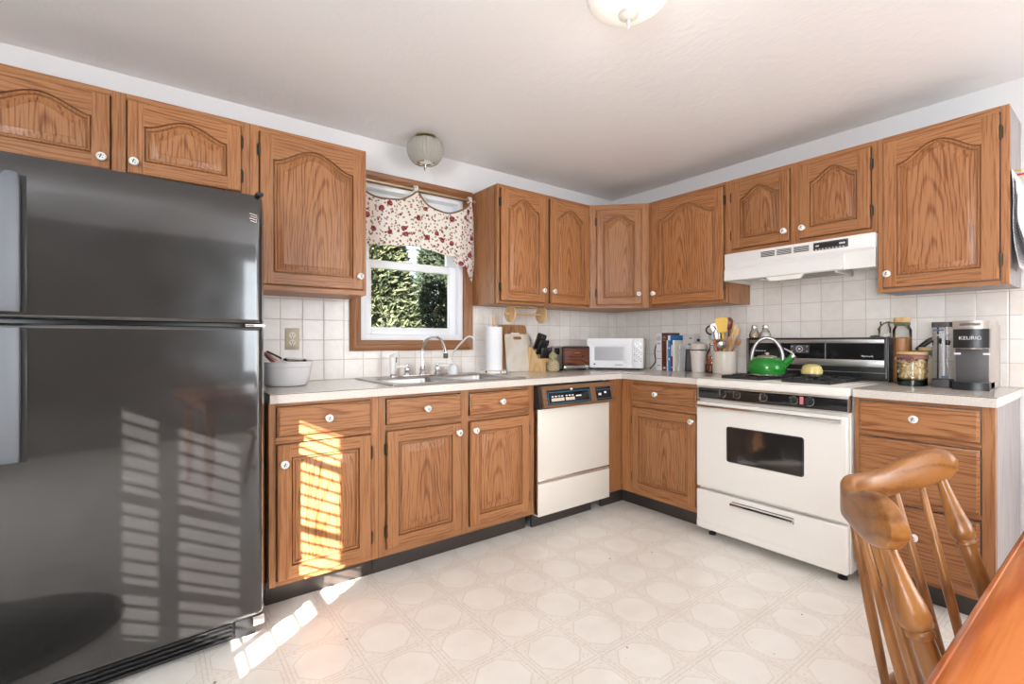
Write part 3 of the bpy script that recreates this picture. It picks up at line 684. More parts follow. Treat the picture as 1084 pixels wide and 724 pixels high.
mb.build('vent_slots', mat('vent_black', (0.004, 0.004, 0.004), .6), bp)
# burners and cast-iron grates
def grate(cx, cy, w, dpt):
    b = MB(); b.lathe([(.05, .916), (.055, .9165), (.05, .922), (.034, .923), (.034, .927), (0, .928)], (cx, cy, 0), n=24); b.build('burner', cast_iron, st)
    g = MB(); z0, z1 = .920, .935; q = .007
    x0, x1, y0, y1 = cx-w/2, cx+w/2, cy-dpt/2, cy+dpt/2
    for y in (y0, y1): g.box(x0, x1, y-q, y+q, z0-.004, z1-.002, 0, .002)
    for x in (x0, x1): g.box(x-q, x+q, y0, y1, z0-.004, z1-.002, 0, .002)
    for x, y in ((x0, y0), (x1, y0), (x0, y1), (x1, y1)): g.box(x-.009, x+.009, y-.009, y+.009, .9155, z1, 0, .003)
    for dx, dy in ((1, 0), (-1, 0), (0, 1), (0, -1)):
        ex, ey = cx+dx*w/2, cy+dy*dpt/2; ix, iy = cx+dx*.028, cy+dy*.028
        g.box(min(ex, ix)-(q if dy else 0), max(ex, ix)+(q if dy else 0), min(ey, iy)-(q if dx else 0), max(ey, iy)+(q if dx else 0), z0, z1+.003, 0, .002)
    g.build('grate', cast_iron, st)
for cx, cy in ((.215, -.46), (.215, -.235), (.545, -.46), (.545, -.235)): grate(cx, cy, .21, .21)

# ------------------------------------------------------------------ range hood
hd = thing('range_hood', 'white range hood with three vent slots over the stove', 'range hood', (0, -1.204, 1.49), RW); HW = .782
hood_m = mat('hood_white', lin(236, 233, 230), .28)
mb = MB(); mb.box(.0, HW, -.340, -.0075, .110, .1815, 0, .003); hb = mb.build('body', hood_m, hd)
mb = MB(); mb.box(0, .006, -.335, -.0075, .012, .112); mb.box(HW-.006, HW, -.335, -.0075, .012, .112); mb.build('end_panel', hood_m, hd)
mb = MB(); mb.prism([(-.340, .112), (-.330, .098), (-.330, .012), (-.322, .012), (-.322, .110)], 'x', 0, HW, 0); mb.build('front_skirt', hood_m, hd, angle=25)
mb = MB(); mb.prism([(-.331, .094), (-.346, .078), (-.346, .016), (-.331, .012)], 'x', 0.002, .645, 0); mb.build('front_lip', hood_m, hd, angle=25)
mb = MB(); mb.box(.006, HW-.006, -.32, -.012, .034, .040); mb.build('inner_pan', hood_m, hd)
mb = MB(); mb.box(.22, .60, -.31, -.09, .012, .034, 0, .002); mb.box(.212, .222, -.315, -.08, .004, .034, 1, .001); mb.box(.598, .608, -.315, -.08, .004, .034, 1, .001); mb.box(.212, .608, -.09, -.078, .004, .034, 1, .001)
mb.build('grease_filter', [mat('filter_mesh', lin(142, 136, 128), .4, .4), hood_m], hd)
mb = MB(); mb.prism([(.245, .014), (.275, -.012), (.435, -.012), (.455, .014)], 'y', -.334, -.318, 0); mb.build('light_lens', mat('lens_white', lin(240, 236, 228), .25), hd)
mb = MB()
for x0 in (.225, .315, .405):
    for k in range(4): mb.box(x0, x0+.078, -.3412, -.338, .133+.0085*k, .138+.0085*k)
mb.build('vent_slots', black_plastic, hb)
mb = MB(); mb.box(.505, .668, -.3420, -.338, .128, .170, 0, .001); sp = mb.build('switch_panel', grey_dark, hb)
mb = MB(); mb.box(.512, .661, -.3428, -.3415, .140, .163); mb.build('switch_plate', black_plastic, sp)
mb = MB(); mb.box(.517, .533, -.3445, -.342, .148, .155); mb.box(.628, .655, -.3445, -.342, .146, .155)
for k in range(9): mb.box(.515+.016*k, .523+.016*k, -.3424, -.3415, .131, .135)
mb.build('switch', mat('switch_white', lin(220, 220, 222), .3), sp)
# ------------------------------------------------------------------ sink and taps
sk = thing('kitchen_sink', 'double-bowl stainless steel sink set in the counter under the window', 'sink', (0, 0, CT))
sink_m = mat('sink_steel', (0.5, 0.49, 0.48), .3, 1.0)
RX0, RX1, RY0, RY1 = -2.262, -1.446, -.588, -.050
bowls = [(-2.215, -1.875, -.545, -.175), (-1.830, -1.492, -.545, -.175)]
mb = MB()
xs = [RX0, bowls[0][0], bowls[0][1], bowls[1][0], bowls[1][1], RX1]
z0, z1 = .0003, .005
mb.box(xs[0], xs[1], RY0, RY1, z0, z1, 0); mb.box(xs[4], xs[5], RY0, RY1, z0, z1, 0); mb.box(xs[2], xs[3], -.545, -.175, z0-.002, z1, 0)
mb.box(xs[1], xs[4], RY0, -.545, z0, z1, 0); mb.box(xs[1], xs[4], -.175, RY1, z0, z1, 0)
mb.tube([(RX0, RY0, .003), (RX1, RY0, .003), (RX1, RY1, .003), (RX0, RY1, .003), (RX0, RY0, .003)], .0045, 6)
mb.build('rim', sink_m, sk, smooth=False)
for bx0, bx1, by0, by1 in bowls:
    mb = MB(); loops = []
    for d, z, r in ((0, .005, .045), (.003, .003, .05), (.006, -.01, .05), (.012, -.14, .05), (.03, -.165, .06), (.06, -.17, .06)):
        loops.append([(p[0], p[1], z) for p in rrect(bx0+d, bx1-d, by0+d, by1-d, r)])
    mb.loft(loops, 0, False, True)
    o = mb.build('bowl', sink_m, sk, angle=60)
    # corner fillers of the rim plate
    mb = MB(); cx, cy = (bx0+bx1)/2, (by0+by1)/2
    rr_ = rrect(bx0, bx1, by0, by1, .045)
    for k, (px, py) in enumerate(((bx1, by0), (bx1, by1), (bx0, by1), (bx0, by0))):
        arc = rr_[k*6:k*6+6]
        mb.face([(px, py, .005)]+[(q[0], q[1], .005) for q in arc])
    mb.build('rim_corner', sink_m, sk, smooth=False)
    MB().lathe([(.042, -.1695), (.04, -.167), (.03, -.1685), (0, -.169)], (cx, cy, 0), n=24).build('drain', chrome, sk)
ft = thing('kitchen_faucet', 'chrome gooseneck faucet with two white lever handles at the sink', 'faucet', (-1.872, -.112, CT+.0052))
mb = MB(); mb.box(-.135, .135, -.026, .026, 0, .010, 0, .005); mb.build('deck_plate', chrome, ft)
mb = MB(); mb.lathe([(.024, .008), (.026, .014), (.019, .03), (.022, .04), (.0165, .05), (.015, .062)], n=20); mb.build('base', chrome, ft)
pts = catmull([(0, 0, .055), (0, 0, .12), (.001, -.004, .175), (.008, -.035, .222), (.022, -.10, .240), (.036, -.165, .222), (.044, -.200, .17), (.046, -.208, .135)], 6)
mb = MB(); mb.tube(pts, .0095, 12); mb.build('gooseneck', chrome, ft, angle=70)
mb = MB(); mb.lathe([(.0125, .112), (.014, .118), (.014, .135), (.011, .142)], (.046, -.208, 0), n=16); mb.build('aerator', grey_dark, ft)
for sx in (-1, 1):
    mb = MB(); x = .103*sx
    mb.lathe([(.021, .008), (.023, .014), (.015, .026), (.019, .04), (.017, .05), (.009, .056), (.012, .066), (.010, .074), (0, .077)], (x, 0, 0), n=18)
    h = mb.build('handle_body', chrome, ft)
    mb = MB(); mb.tube([(x, -.004, .058), (x+sx*.02, -.008, .060), (x+sx*.05, -.012, .060), (x+sx*.078, -.014, .058)], [.006, .0085, .0105, .008], 10); mb.build('lever', ceramic, h)
sp = thing('sink_sprayer', 'white side sprayer standing left of the faucet', 'sprayer', (-2.066, -.112, CT+.0052))
MB().lathe([(.024, 0), (.022, .008), (.014, .014), (.012, .02)], n=18).build('base', chrome, sp)
mb = MB(); mb.lathe([(.010, .016), (.0145, .03), (.0165, .06), (.017, .095), (.019, .115), (.0175, .128), (.010, .134), (0, .136)], n=16)
mb.tube([(0, 0, .118), (.004, -.018, .128), (.004, -.028, .126)], [.014, .013, .011], 10); mb.build('spray_head', ceramic, sp)
MB().tube([(.017, 0, .125), (.024, -.004, .11), (.022, -.004, .085)], .0025, 6).build('trigger', black_plastic, sp)
fl = thing('filter_faucet', 'slim white filtered-water faucet with bent spout beside the sink', 'faucet', (-1.655, -.112, CT+.0052))
MB().lathe([(.032, 0), (.034, .004), (.031, .02), (.030, .05), (.024, .06), (.008, .064)], n=22).build('base', white_plastic, fl)
mb = MB(); mb.tube(catmull([(0, 0, .058), (0, 0, .12), (.006, -.012, .155), (.030, -.075, .215), (.042, -.108, .238), (.055, -.138, .238), (.062, -.155, .215)], 5), .0055, 10); mb.build('spout', white_plastic, fl, angle=70)

# ------------------------------------------------------------------ wall fittings
ol = thing('wall_outlet', 'beige double power outlet on the tile above the white bowl', 'outlet', (-2.595, -T, 1.144))
beige = mat('beige_plate', lin(206, 192, 168), .4); ivory = mat('ivory', lin(230, 220, 202), .35)
MB().box(-.036, .036, -.006, 0, -.058, .058, 0, .002).build('plate', beige, ol)
for dz in (.02, -.02):
    mb = MB(); mb.lathe([(.0165, .005), (.0165, .0075), (0, .0075)], (0, 0, dz), 'y', 20); o = mb.build('socket', ivory, ol)
    mb = MB()
    for dx in (-.006, .006): mb.box(dx-.0012, dx+.0012, -.0082, -.007, dz-.001, dz+.008)
    mb.lathe([(.0028, .007), (.0028, .0082), (0, .0082)], (0, 0, dz-.009), 'y', 10); mb.build('slots', black_plastic, o)
MB().lathe([(.003, .006), (.003, .0072), (0, .0075)], (0, 0, 0), 'y', 10).build('screw', steel, ol)
pt = thing('under_cabinet_towel_rod', 'empty wooden paper-towel rod under the wall cabinet right of the window', 'towel rod', (-1.09, -.16, UB))
for x in (-.140, .140):
    MB().lathe([(.057, 0), (.060, .003), (.060, .012), (.057, .015)], (x-.0075, 0, -.0535), 'x', 32).build('end_disc', pale_wood, pt)
MB().lathe([(.0075, -.19), (.0075, .19)], (0, 0, -.0535), 'x', 12).build('rod', pale_wood, pt)
MB().box(-.147, .147, -.02, .02, -.006, -.0003, 0, .001).build('mount_bar', pale_wood, pt)
# papers hung from the side of the right wall cabinet
pp = thing('paper_sheaf', 'hanging sheaf of printed papers pinned to the side of the right wall cabinet', 'papers', (-.16, -2.4505, 1.86))
paper_m = mat('printed_paper', lin(226, 224, 226), .7); t = NT(paper_m); s_ = t.n('ShaderNodeSeparateXYZ', {0: t.obj()})
ln = t.m('GREATER_THAN', t.m('FRACT', t.m('MULTIPLY', s_.outputs[2], 75.0)), .6); nz = t.m('GREATER_THAN', t.n('ShaderNodeTexNoise', {'Vector': t.obj(), 'Scale': 60.0}).outputs[0], .47)
t.link(t.mix(t.m('MULTIPLY', t.m('MULTIPLY', ln, nz), .5), lin(230, 228, 230), lin(110, 110, 120)), 'Base Color')
for k, (xa, xb, zt, zb, lift, curl) in enumerate(((-.145, .10, 0, -.42, .004, .020), (-.13, .115, -.035, -.38, .012, .034), (-.14, .08, -.10, -.40, .020, .040))):
    a = []; b = []
    for i in range(13):
        f = i/12; z = zt+(zb-zt)*f; y = -lift-.004*math.sin(f*7+k)-curl*f*f
        a.append([(xa+.012*f, y, z), (xb-.01*f, y-.006*math.sin(f*3), z), (xb-.01*f, y-.006*math.sin(f*3)-.0006, z), (xa+.012*f, y-.0006, z)])
    MB().loft(a, 0, True, True).build('sheet', paper_m, pp)
for x, c in ((-.13, lin(226, 190, 60)), (.0, lin(240, 210, 70)), (-.06, lin(190, 50, 60))):
    MB().lathe([(.004, 0), (.004, .012), (.006, .016), (.006, .02), (0, .021)], (x, -.012, -.012), 'y', 10).build('push_pin', mat('pin', c, .3), pp)

# ------------------------------------------------------------------ curtain
cv = thing('window_valance', 'cream floral valance with red roses hanging over the window', 'curtain', (-1.892, -.062, 2.060))
fab = mat('floral_fabric', lin(236, 224, 206), .85, spec=.15); t = NT(fab); co = t.obj()
wn = t.n('ShaderNodeTexNoise', {'Vector': co, 'Scale': 30.0, 'Detail': 2.0}).outputs[1]
wv = t.n('ShaderNodeVectorMath', {0: co, 1: t.n('ShaderNodeVectorMath', {0: wn, 1: (.022, .022, .022)}, operation='MULTIPLY').outputs[0]}, operation='ADD').outputs[0]
sx_ = t.n('ShaderNodeSeparateXYZ', {0: wv}); flat = t.n('ShaderNodeCombineXYZ', {0: sx_.outputs[0], 1: sx_.outputs[2], 2: 0.0}).outputs[0]
vor = lambda sc: t.n('ShaderNodeTexVoronoi', {'Vector': flat, 'Scale': sc}, voronoi_dimensions='2D').outputs[0]
v1, v2, v3, v4 = vor(8.2), vor(24.0), vor(36.0), vor(15.0)
c = t.mix(t.m('LESS_THAN', v3, .20), lin(252, 244, 238), lin(172, 160, 128))
c = t.mix(t.m('LESS_THAN', v2, .15), c, lin(196, 128, 120))
petal = t.n('ShaderNodeTexNoise', {'Vector': co, 'Scale': 120.0, 'Detail': 1.0}).outputs[0]
c = t.mix(t.m('LESS_THAN', v4, .10), c, lin(150, 84, 78))
rose = t.mix(t.m('GREATER_THAN', petal, .55), lin(146, 58, 68), lin(196, 120, 118))
c = t.mix(t.m('LESS_THAN', v1, .135), c, rose)
t.link(c, 'Base Color')
tr = t.n('ShaderNodeBsdfTranslucent', {'Color': c}); out = t.t.nodes['Material Output']
mx = t.n('ShaderNodeMixShader', {0: .45}); t.t.links.new(t.b.outputs[0], mx.inputs[1]); t.t.links.new(tr.outputs[0], mx.inputs[2]); t.t.links.new(mx.outputs[0], out.inputs[0])
trim_f = mat('valance_edge', lin(132, 104, 84), .8, spec=.1)
tabs = [-.41, 0.0, .393]
def top_z(x):
    for a, b, dip in ((tabs[0], tabs[1], .088), (tabs[1], tabs[2], .104)):
        if a <= x <= b: f = (x-a)/(b-a); return .004-dip*(4*f*(1-f))**.75
    return .004
def bot_z(x): return -.352+.010*math.sin(x*9+1)+(.045*max(0, (x-.30)/.1) if x > .30 else -.030*math.exp(-((x-.19)/.12)**2))
def val_y(x, f):
    d = min(abs(x-tt) for tt in tabs)
    return -.010-.018*f-.016*math.cos(x*38+1.2*f)*math.exp(-d*5)*(1-.4*f)-.007*math.sin(x*23+f*4)
mb = MB(); g = []; nx, nz_ = 88, 20
for j in range(nz_+1):
    f = j/nz_; g.append([])
    for i in range(nx+1):
        x = tabs[0]+(tabs[2]-tabs[0])*i/nx
        # folds gather towards the tabs near the top edge
        z = top_z(x)+(bot_z(x)-top_z(x))*f; g[-1].append((x, val_y(x, f), z))
mb.loft(g, 0, closed=False); mb.loft([[(p[0], p[1]+.0012, p[2]) for p in r_] for r_ in g], 0, closed=False)
mb.build('valance', fab, cv, angle=80)
mb = MB(); mb.tube([(tabs[0]+(tabs[2]-tabs[0])*i/60, val_y(tabs[0]+(tabs[2]-tabs[0])*i/60, 0)-.001, top_z(tabs[0]+(tabs[2]-tabs[0])*i/60)) for i in range(61)], .0055, 6); mb.build('edge_binding', trim_f, cv, angle=70)
mb = MB(); mb.tube([(p[0], p[1]-.0005, p[2]) for p in g[-1]], .003, 5); mb.build('hem', fab, cv, angle=70)
# side tail falling from the right-hand tab
mb = MB(); g = []; L = [(.386, .001), (.352, -.20), (.300, -.36), (.255, -.405)]; Rr = [(.414, .001), (.430, -.10), (.440, -.40), (.424, -.535)]
def along(P, f):
    k = f*(len(P)-1); i = min(int(k), len(P)-2); u = k-i; return (P[i][0]+(P[i+1][0]-P[i][0])*u, P[i][1]+(P[i+1][1]-P[i][1])*u)
for j in range(21):
    f = j/20; a, b = along(L, f), along(Rr, f); row = []
    for i in range(17):
        u = i/16; x = a[0]+(b[0]-a[0])*u; z = a[1]+(b[1]-a[1])*u**(1.6 if f > .6 else 1)
        if f > .9 and .35 < u < .8: z += .018*math.sin((u-.35)/.45*PI)
        row.append((x, .006-.014*math.sin(u*9+f*2)*f, z))
    g.append(row)
mb.loft(g, 0, closed=False); mb.loft([[(p[0], p[1]+.0012, p[2]) for p in r_] for r_ in g], 0, closed=False); mb.build('side_tail', fab, cv, angle=80)
MB().lathe([(.006, -.402), (.006, .425)], (0, 0, .012), 'x', 12).build('rod', brass, cv)
MB().lathe([(.006, .422), (.010, .424), (.007, .428), (.0125, .433), (.009, .439), (0, .4415)], (0, 0, .012), 'x', 14).build('finial', mat('finial', lin(206, 196, 180), .25, .6), cv)
for x in tabs:
    mb = MB(); lp = []
    for k in range(13):
        a = PI*2*k/12; lp.append([(x-.013, .0135*math.cos(a), .012+.026*math.sin(a)), (x+.013, .0135*math.cos(a), .012+.026*math.sin(a)), (x+.013, .0105*math.cos(a), .012+.022*math.sin(a)), (x-.013, .0105*math.cos(a), .012+.022*math.sin(a))])
    mb.loft(lp, 0); mb.build('tab_loop', fab, cv)

# ------------------------------------------------------------------ ceiling lights
cl = thing('ceiling_light', 'unlit pressed-glass bowl ceiling light in front of the window', 'ceiling light', (-1.905, -.22, H))
MB().lathe([(.062, 0), (.066, -.008), (.060, -.014), (.05, -.018), (.048, -.035)], n=32).build('canopy', brass, cl)
mb = MB(); prof = [(.088, -.030), (.104, -.046), (.109, -.072), (.106, -.098), (.094, -.128), (.074, -.152), (.056, -.164)]; n = 96
def fluted(prof, inn=0):
    lps = []
    for r_, h in prof:
        lps.append([((r_-inn+.0022*math.cos(i*PI/1.5))*math.cos(2*PI*i/n), (r_-inn+.0022*math.cos(i*PI/1.5))*math.sin(2*PI*i/n), h) for i in range(n)])
    return lps
mb.loft(fluted(prof)+fluted(prof[::-1], .004)+fluted(prof[:1])); mb.build('glass_bowl', crystal, cl, angle=40)
MB().lathe([(.05, -.035), (.03, -.045), (.012, -.05), (.012, -.160)], n=20).build('stem', brass, cl)
MB().lathe([(.060, -.160), (.056, -.166), (.040, -.172), (.018, -.175), (.008, -.177), (.008, -.184), (.011, -.190), (.007, -.200), (0, -.203)], n=28).build('finial', chrome, cl)
bl = thing('ceiling_light', 'lit white frosted dome ceiling light above the kitchen floor', 'ceiling light', (-1.91, -1.735, H))
lamp_glass = mat('lit_frosted_glass', lin(244, 238, 230), .35, Emission_Color=(1, .95, .88, 1), Emission_Strength=.12)
MB().lathe([(.10, 0), (.105, -.01), (.10, -.022)], n=32).build('canopy', white_plastic, bl)
mb = MB(); mb.lathe([(.128, -.018), (.140, -.022), (.142, -.032), (.128, -.056), (.098, -.078), (.064, -.091), (.03, -.097)], n=48); mb.build('glass_dome', lamp_glass, bl, angle=60)
MB().lathe([(.035, -.098), (.033, -.106), (.018, -.116), (.006, -.118), (.006, -.124), (.008, -.130), (.005, -.138), (.006, -.145), (0, -.150)], n=20).build('finial', mat('finial_white', lin(206, 198, 192), .3), bl)
pl = bpy.data.lights.new('lamp_glow', 'POINT'); pl.energy = 2.5; pl.color = (1, .93, .85); pl.shadow_soft_size = .14
po = bpy.data.objects.new('lamp_glow', pl); COL.objects.link(po); po.parent = bl; po.location = (0, 0, -.42)
# ------------------------------------------------------------------ things on the counter (left to right)
z = CT+.0006
bw = thing('mixing_bowl', 'large white mixing bowl half hidden behind the refrigerator edge', 'bowl', (-2.672, -.235, z))
mb = MB(); mb.lathe([(.075, 0), (.090, .003), (.103, .022), (.110, .055), (.114, .092), (.118, .094), (.119, .112), (.123, .113), (.123, .118), (.116, .119), (.110, .10), (.106, .060), (.098, .026), (.07, .010), (0, .008)], n=48)
mb.build('bowl', mat('white_bowl', lin(240, 240, 243), .25), bw, angle=40)
tw = tag(MB().box(-.012, .012, -.05, .05, -.011, .011, 0, .006).build('ribbed_packet', mat('red_rib', lin(168, 62, 56), .5), loc=(-2.745, -.255, z+.135), rot=(.5, 0, .4)), 'red ribbed packet sticking out of the white bowl', 'packet')
t = NT(tw.data.materials[0]); s_ = t.n('ShaderNodeSeparateXYZ', {0: t.obj()}); t.link(t.mix(t.m('GREATER_THAN', t.m('FRACT', t.m('MULTIPLY', s_.outputs[1], 90.0)), .55), lin(170, 54, 50), lin(228, 200, 190)), 'Base Color')
tag(MB().tube([(-.052, 0, .032), (.0, 0, .004), (.012, 0, -.004)], .0045, 8).build('stick', mat('dark_stick', lin(48, 40, 38), .4), loc=(-2.715, -.275, z+.138)), 'thin dark stick slanting out of the white bowl', 'stick')
mb = MB(); mb.lathe([(.050, 0), (.054, .002), (.054, .009), (.046, .012), (0, .012)], n=30); tag(mb.build('storage_lid', clear_plastic, loc=(-2.630, -.225, z+.119), rot=(.08, .05, 0)), 'clear lid lying on top of the white bowl', 'lid')

th = thing('paper_towel_holder', 'standing paper-towel holder with white roll and printed round base', 'paper towel holder', (-1.345, -.125, z))
basem = mat('painted_base', lin(234, 228, 220), .3); t = NT(basem)
v = t.n('ShaderNodeTexVoronoi', {'Vector': t.obj(), 'Scale': 42.0}); r_ = t.n('ShaderNodeSeparateColor', {0: v.outputs[1]})
t.link(t.mix(t.m('LESS_THAN', v.outputs[0], .33), lin(236, 230, 222), t.mix(t.m('GREATER_THAN', r_.outputs[0], .5), lin(120, 40, 48), lin(58, 66, 52))), 'Base Color')
MB().lathe([(.096, 0), (.104, .003), (.104, .017), (.098, .021), (.0, .021)], n=36).build('base', basem, th)
MB().lathe([(.014, .022), (.056, .022), (.0565, .024), (.0565, .312), (.055, .314), (.02, .314), (.018, .30)], n=36).build('towel_roll', mat('paper_towel', lin(244, 244, 246), .9, spec=.1), th)
MB().lathe([(.008, .02), (.008, .315), (.013, .322), (.010, .345), (.013, .372), (.011, .388), (0, .393)], n=16).build('handle', pale_wood, th)

def leaning(o, lean): o.rotation_euler = (lean, 0, 0); return o
mb = MB(); lp = rrect(-.122, .122, 0, .333, .02); mb.prism(lp, 'y', -.018, 0)
leaning(tag(mb.build('cutting_board', board_wood, loc=(-1.118, -.060, z)), 'brown wooden cutting board leaning on the tile behind the white one', 'cutting board'), -.13)
cb = thing('cutting_board', 'white plastic cutting board with slot handle, leaning in front of the wooden board', 'cutting board', (-1.100, -.088, z)); cb.rotation_euler = (-.13, 0, 0)
mb = MB(); W2, Hh = .112, .268; slot = rrect(-.038, .038, Hh-.040, Hh-.018, .0105, 5); outer = rrect(-W2, W2, 0, Hh, .012, 5)
for y, flip in ((-.011, 0), (0, 1)):
    # plate with a slot: four quads of ring faces
    mb.loft([[(p[0], y, p[1]) for p in outer], [(p[0], y, p[1]) for p in slot]], 0)
mb.loft([[(p[0], -.011, p[1]) for p in outer], [(p[0], 0, p[1]) for p in outer]], 0); mb.loft([[(p[0], -.011, p[1]) for p in slot], [(p[0], 0, p[1]) for p in slot]], 0)
bm_ = mat('poly_board', lin(216, 208, 196), .4); t = NT(bm_); n_ = t.n('ShaderNodeTexNoise', {'Vector': t.obj(), 'Scale': 9.0, 'Detail': 2.0}).outputs[0]
t.link(t.ramp(n_, [(.45, lin(220, 213, 203)), (.7, lin(208, 190, 160))]), 'Base Color')
mb.build('board', bm_, cb, angle=30)
MB().box(-.045, .030, .0, .006, Hh-.002, Hh+.010, 0, .002).build('hanging_tab', white_plastic, cb)

kb = thing('knife_block', 'pale wooden knife block full of black-handled knives', 'knife block', (-.955, -.145, z), math.radians(8))
mb = MB(); mb.prism([(.10, 0), (-.10, 0), (-.105, .100), (-.035, .105), (.045, .175), (.10, .175)][::-1], 'x', -.048, .048)
mb = MB(); mb.prism([(-.085, 0), (.085, 0), (.085, .155), (.035, .178), (-.028, .092), (-.085, .092)], 'x', -.05, .05)
mb.build('block', pale_wood, kb, angle=25)
mb = MB(); mb.box(-.028, -.022, -.0856, -.08, .012, .07); mb.box(.006, .012, -.0856, -.08, .012, .07); mb.build('steak_slots', black_plastic, kb)
KH = MB(); KH.tube([(0, 0, 0), (0, 0, .02), (0, 0, .06), (0, 0, .10), (0, 0, .112)], [.0085, .0105, .010, .011, .008], 8, flat=1.5); KHm = mesh_only(KH, 'knife', [black_plastic], angle=60)
def knife(label, x, y, zz, ang, s, g='knives in the pale wooden block'):
    o = inst(KHm, 'knife', None, (0, 0, 0)); tag(o, label, 'knife', g)
    M = kb.matrix_basis @ Matrix.Translation((x, y, zz)) @ Matrix.Rotation(ang, 4, 'X') @ Matrix.Diagonal((1, 1, s, 1)); o.matrix_world = M; return o
kl = 'black knife handle standing up from the wooden knife block'
for i, x in enumerate((-.034, -.010, .014, .036)):
    knife(kl, x, .022, .163, .45, 1.1-.05*i)
for i, x in enumerate((-.032, -.010, .012, .034)):
    knife(kl, x, -.004, .124, .45, .95)
for i, x in enumerate((-.036, -.012, .012, .036)):
    knife(kl, x, -.05, .092, .28, .72)
sc_ = thing('kitchen_scissors', 'black-handled scissors with two loops in the knife block', 'scissors'); 
for k, dx in ((0, -.010), (1, .014)):
    mb = MB(); mb.tube([(dx+.013*math.cos(a), 0, .045+.026*math.sin(a)) for a in [2*PI*i/18 for i in range(19)]], .0038, 8); mb.tube([(dx*.3, 0, -.012), (dx*.6, 0, .022)], .005, 8); mb.build('finger_loop', black_plastic, sc_, angle=70)
sc_.matrix_world = kb.matrix_basis @ Matrix.Translation((.046, .028, .170)) @ Matrix.Rotation(.3, 4, 'X')
gm = mat('woven_gourd', lin(176, 160, 128), .6); t = NT(gm)
n_ = t.n('ShaderNodeTexVoronoi', {'Vector': t.obj(), 'Scale': 130.0}).outputs[0]; t.link(t.ramp(n_, [(.2, lin(104, 92, 66)), (.6, lin(190, 176, 140))]), 'Base Color'); t.bump(n_, .5, .003)
gd = thing('pineapple_jar', 'small speckled gourd-shaped jar in front of the knife block', 'jar', (-.932, -.262, z))
MB().lathe([(.030, 0), (.043, .012), (.047, .038), (.040, .066), (.026, .082), (.018, .086)], n=26).build('body', gm, gd)
MB().lathe([(.018, .086), (.026, .094), (.030, .108), (.026, .124), (.014, .136), (0, .140)], n=22).build('lid', gm, gd)
tm = thing('toaster', 'chrome toaster with dark wood-grain front panel', 'toaster', (-.678, -.165, z), math.radians(-6))
TX, TY, TZ = .125, .085, .178
mb = MB(); mb.prism(rrect(-TY+.01, TY, .012, TZ, .02), 'x', -TX, TX); mb.build('body', steel, tm, angle=30)
mb = MB(); ring_ = rrect(-TX, TX, .010, TZ, .014); mb.prism(ring_, 'y', -TY, -TY+.012); mb.build('front_frame', mat('toaster_frame', lin(70, 70, 74), .3, .5), tm)
mb = MB(); mb.box(-TX+.012, TX-.010, -TY-.004, -TY+.002, .040, TZ-.016, 0, .003); fp = mb.build('front_panel', walnut, tm)
mb = MB(); mb.box(-TX+.01, TX-.01, -TY-.006, -TY+.002, .014, .036, 0, .003); mb.build('lower_trim', chrome, tm)
mb = MB()
for x in (-.048, .060): mb.box(x-.016, x+.016, -TY-.018, -TY, .098, .107, 0, .003)
mb.build('lever', black_plastic, tm)
mb = MB(); mb.box(-.02, .03, -TY-.0046, -TY, .128, .132); mb.build('name_strip', steel, fp)
mb = MB(); mb.box(-TX-.0015, -TX+.001, -.045, .02, .118, .165, 0, .003); mb.build('end_handle', black_plastic, tm)
mb = MB(); mb.box(-.10, .10, -.035, -.012, TZ-.002, TZ+.0008); mb.box(-.10, .10, .020, .043, TZ-.002, TZ+.0008); mb.build('bread_slots', black_plastic, tm)
for sx in (-1, 1): MB().box(sx*.1-.012, sx*.1+.012, -.06, .06, 0, .014, 0, .003).build('foot', black_plastic, tm)

# microwave stands across the corner
MWX, MWY, MWZ = .418, .30, .238
mw = thing('microwave', 'white microwave oven standing across the counter corner', 'microwave', (-.292, -.296, z), math.radians(-56))
mb = MB(); mb.box(-MWX/2, MWX/2, -MWY/2+.03, MWY/2-.02, .012, MWZ-.002, 0, .006); mb.build('body', white_plastic, mw)
F = -MWY/2
mb = MB(); lp = rrect(-MWX/2+.058, MWX/2-.146, .070, .172, .006)
out_ = rrect(-MWX/2, MWX/2-.080, .014, MWZ, .006)
mb.loft([[(p[0], F+.03, p[1]) for p in out_], [(p[0], F+.004, p[1]) for p in out_], [(p[0], F, p[1]) for p in inset(out_, .004)], [(p[0], F, p[1]) for p in inset(lp, -.016)], [(p[0], F+.006, p[1]) for p in lp]], 0)
d = mb.build('door', white_plastic, mw, angle=25)
mb = MB(); mb.prism(lp, 'y', F+.005, F+.008); mb.build('door_window', mat('microwave_mesh', lin(172, 170, 172), .2), d)
mb = MB(); mb.box(-MWX/2+.052, -MWX/2+.066, F-.0006, F, .036, .046, 0); mb.build('emblem', mat('emblem_grey', lin(66, 66, 72), .4), d)
mb = MB(); mb.box(MWX/2-.205, MWX/2-.148, F-.0006, F, .034, .041); mb.build('name_strip', mat('label_grey', lin(160, 158, 160), .5), d)
mb = MB(); mb.box(MWX/2-.079, MWX/2, F, F+.03, .014, MWZ, 0, .004); cpn = mb.build('control_panel', white_plastic, mw)
mb = MB(); mb.box(MWX/2-.058, MWX/2-.022, F-.0008, F+.001, .188, .203); mb.build('display', black_gloss, cpn)
mb = MB()
for i, zz in enumerate((.172, .160, .148, .136, .124, .112, .100, .088, .076, .064)):
    for j in range(4):
        if (i*3+j*5) % 4 != 1: mb.box(MWX/2-.066+.0155*j, MWX/2-.0575+.0155*j, F-.0007, F+.001, zz, zz+.0045)
mb.build('keypad', mat('keypad_grey', lin(112, 112, 118), .5), cpn)
for sx in (-1, 1):
    for sy in (-1, 1): MB().lathe([(.012, 0), (.012, .013)], (sx*.17, sy*.10, 0), n=12).build('foot', black_plastic, mw)

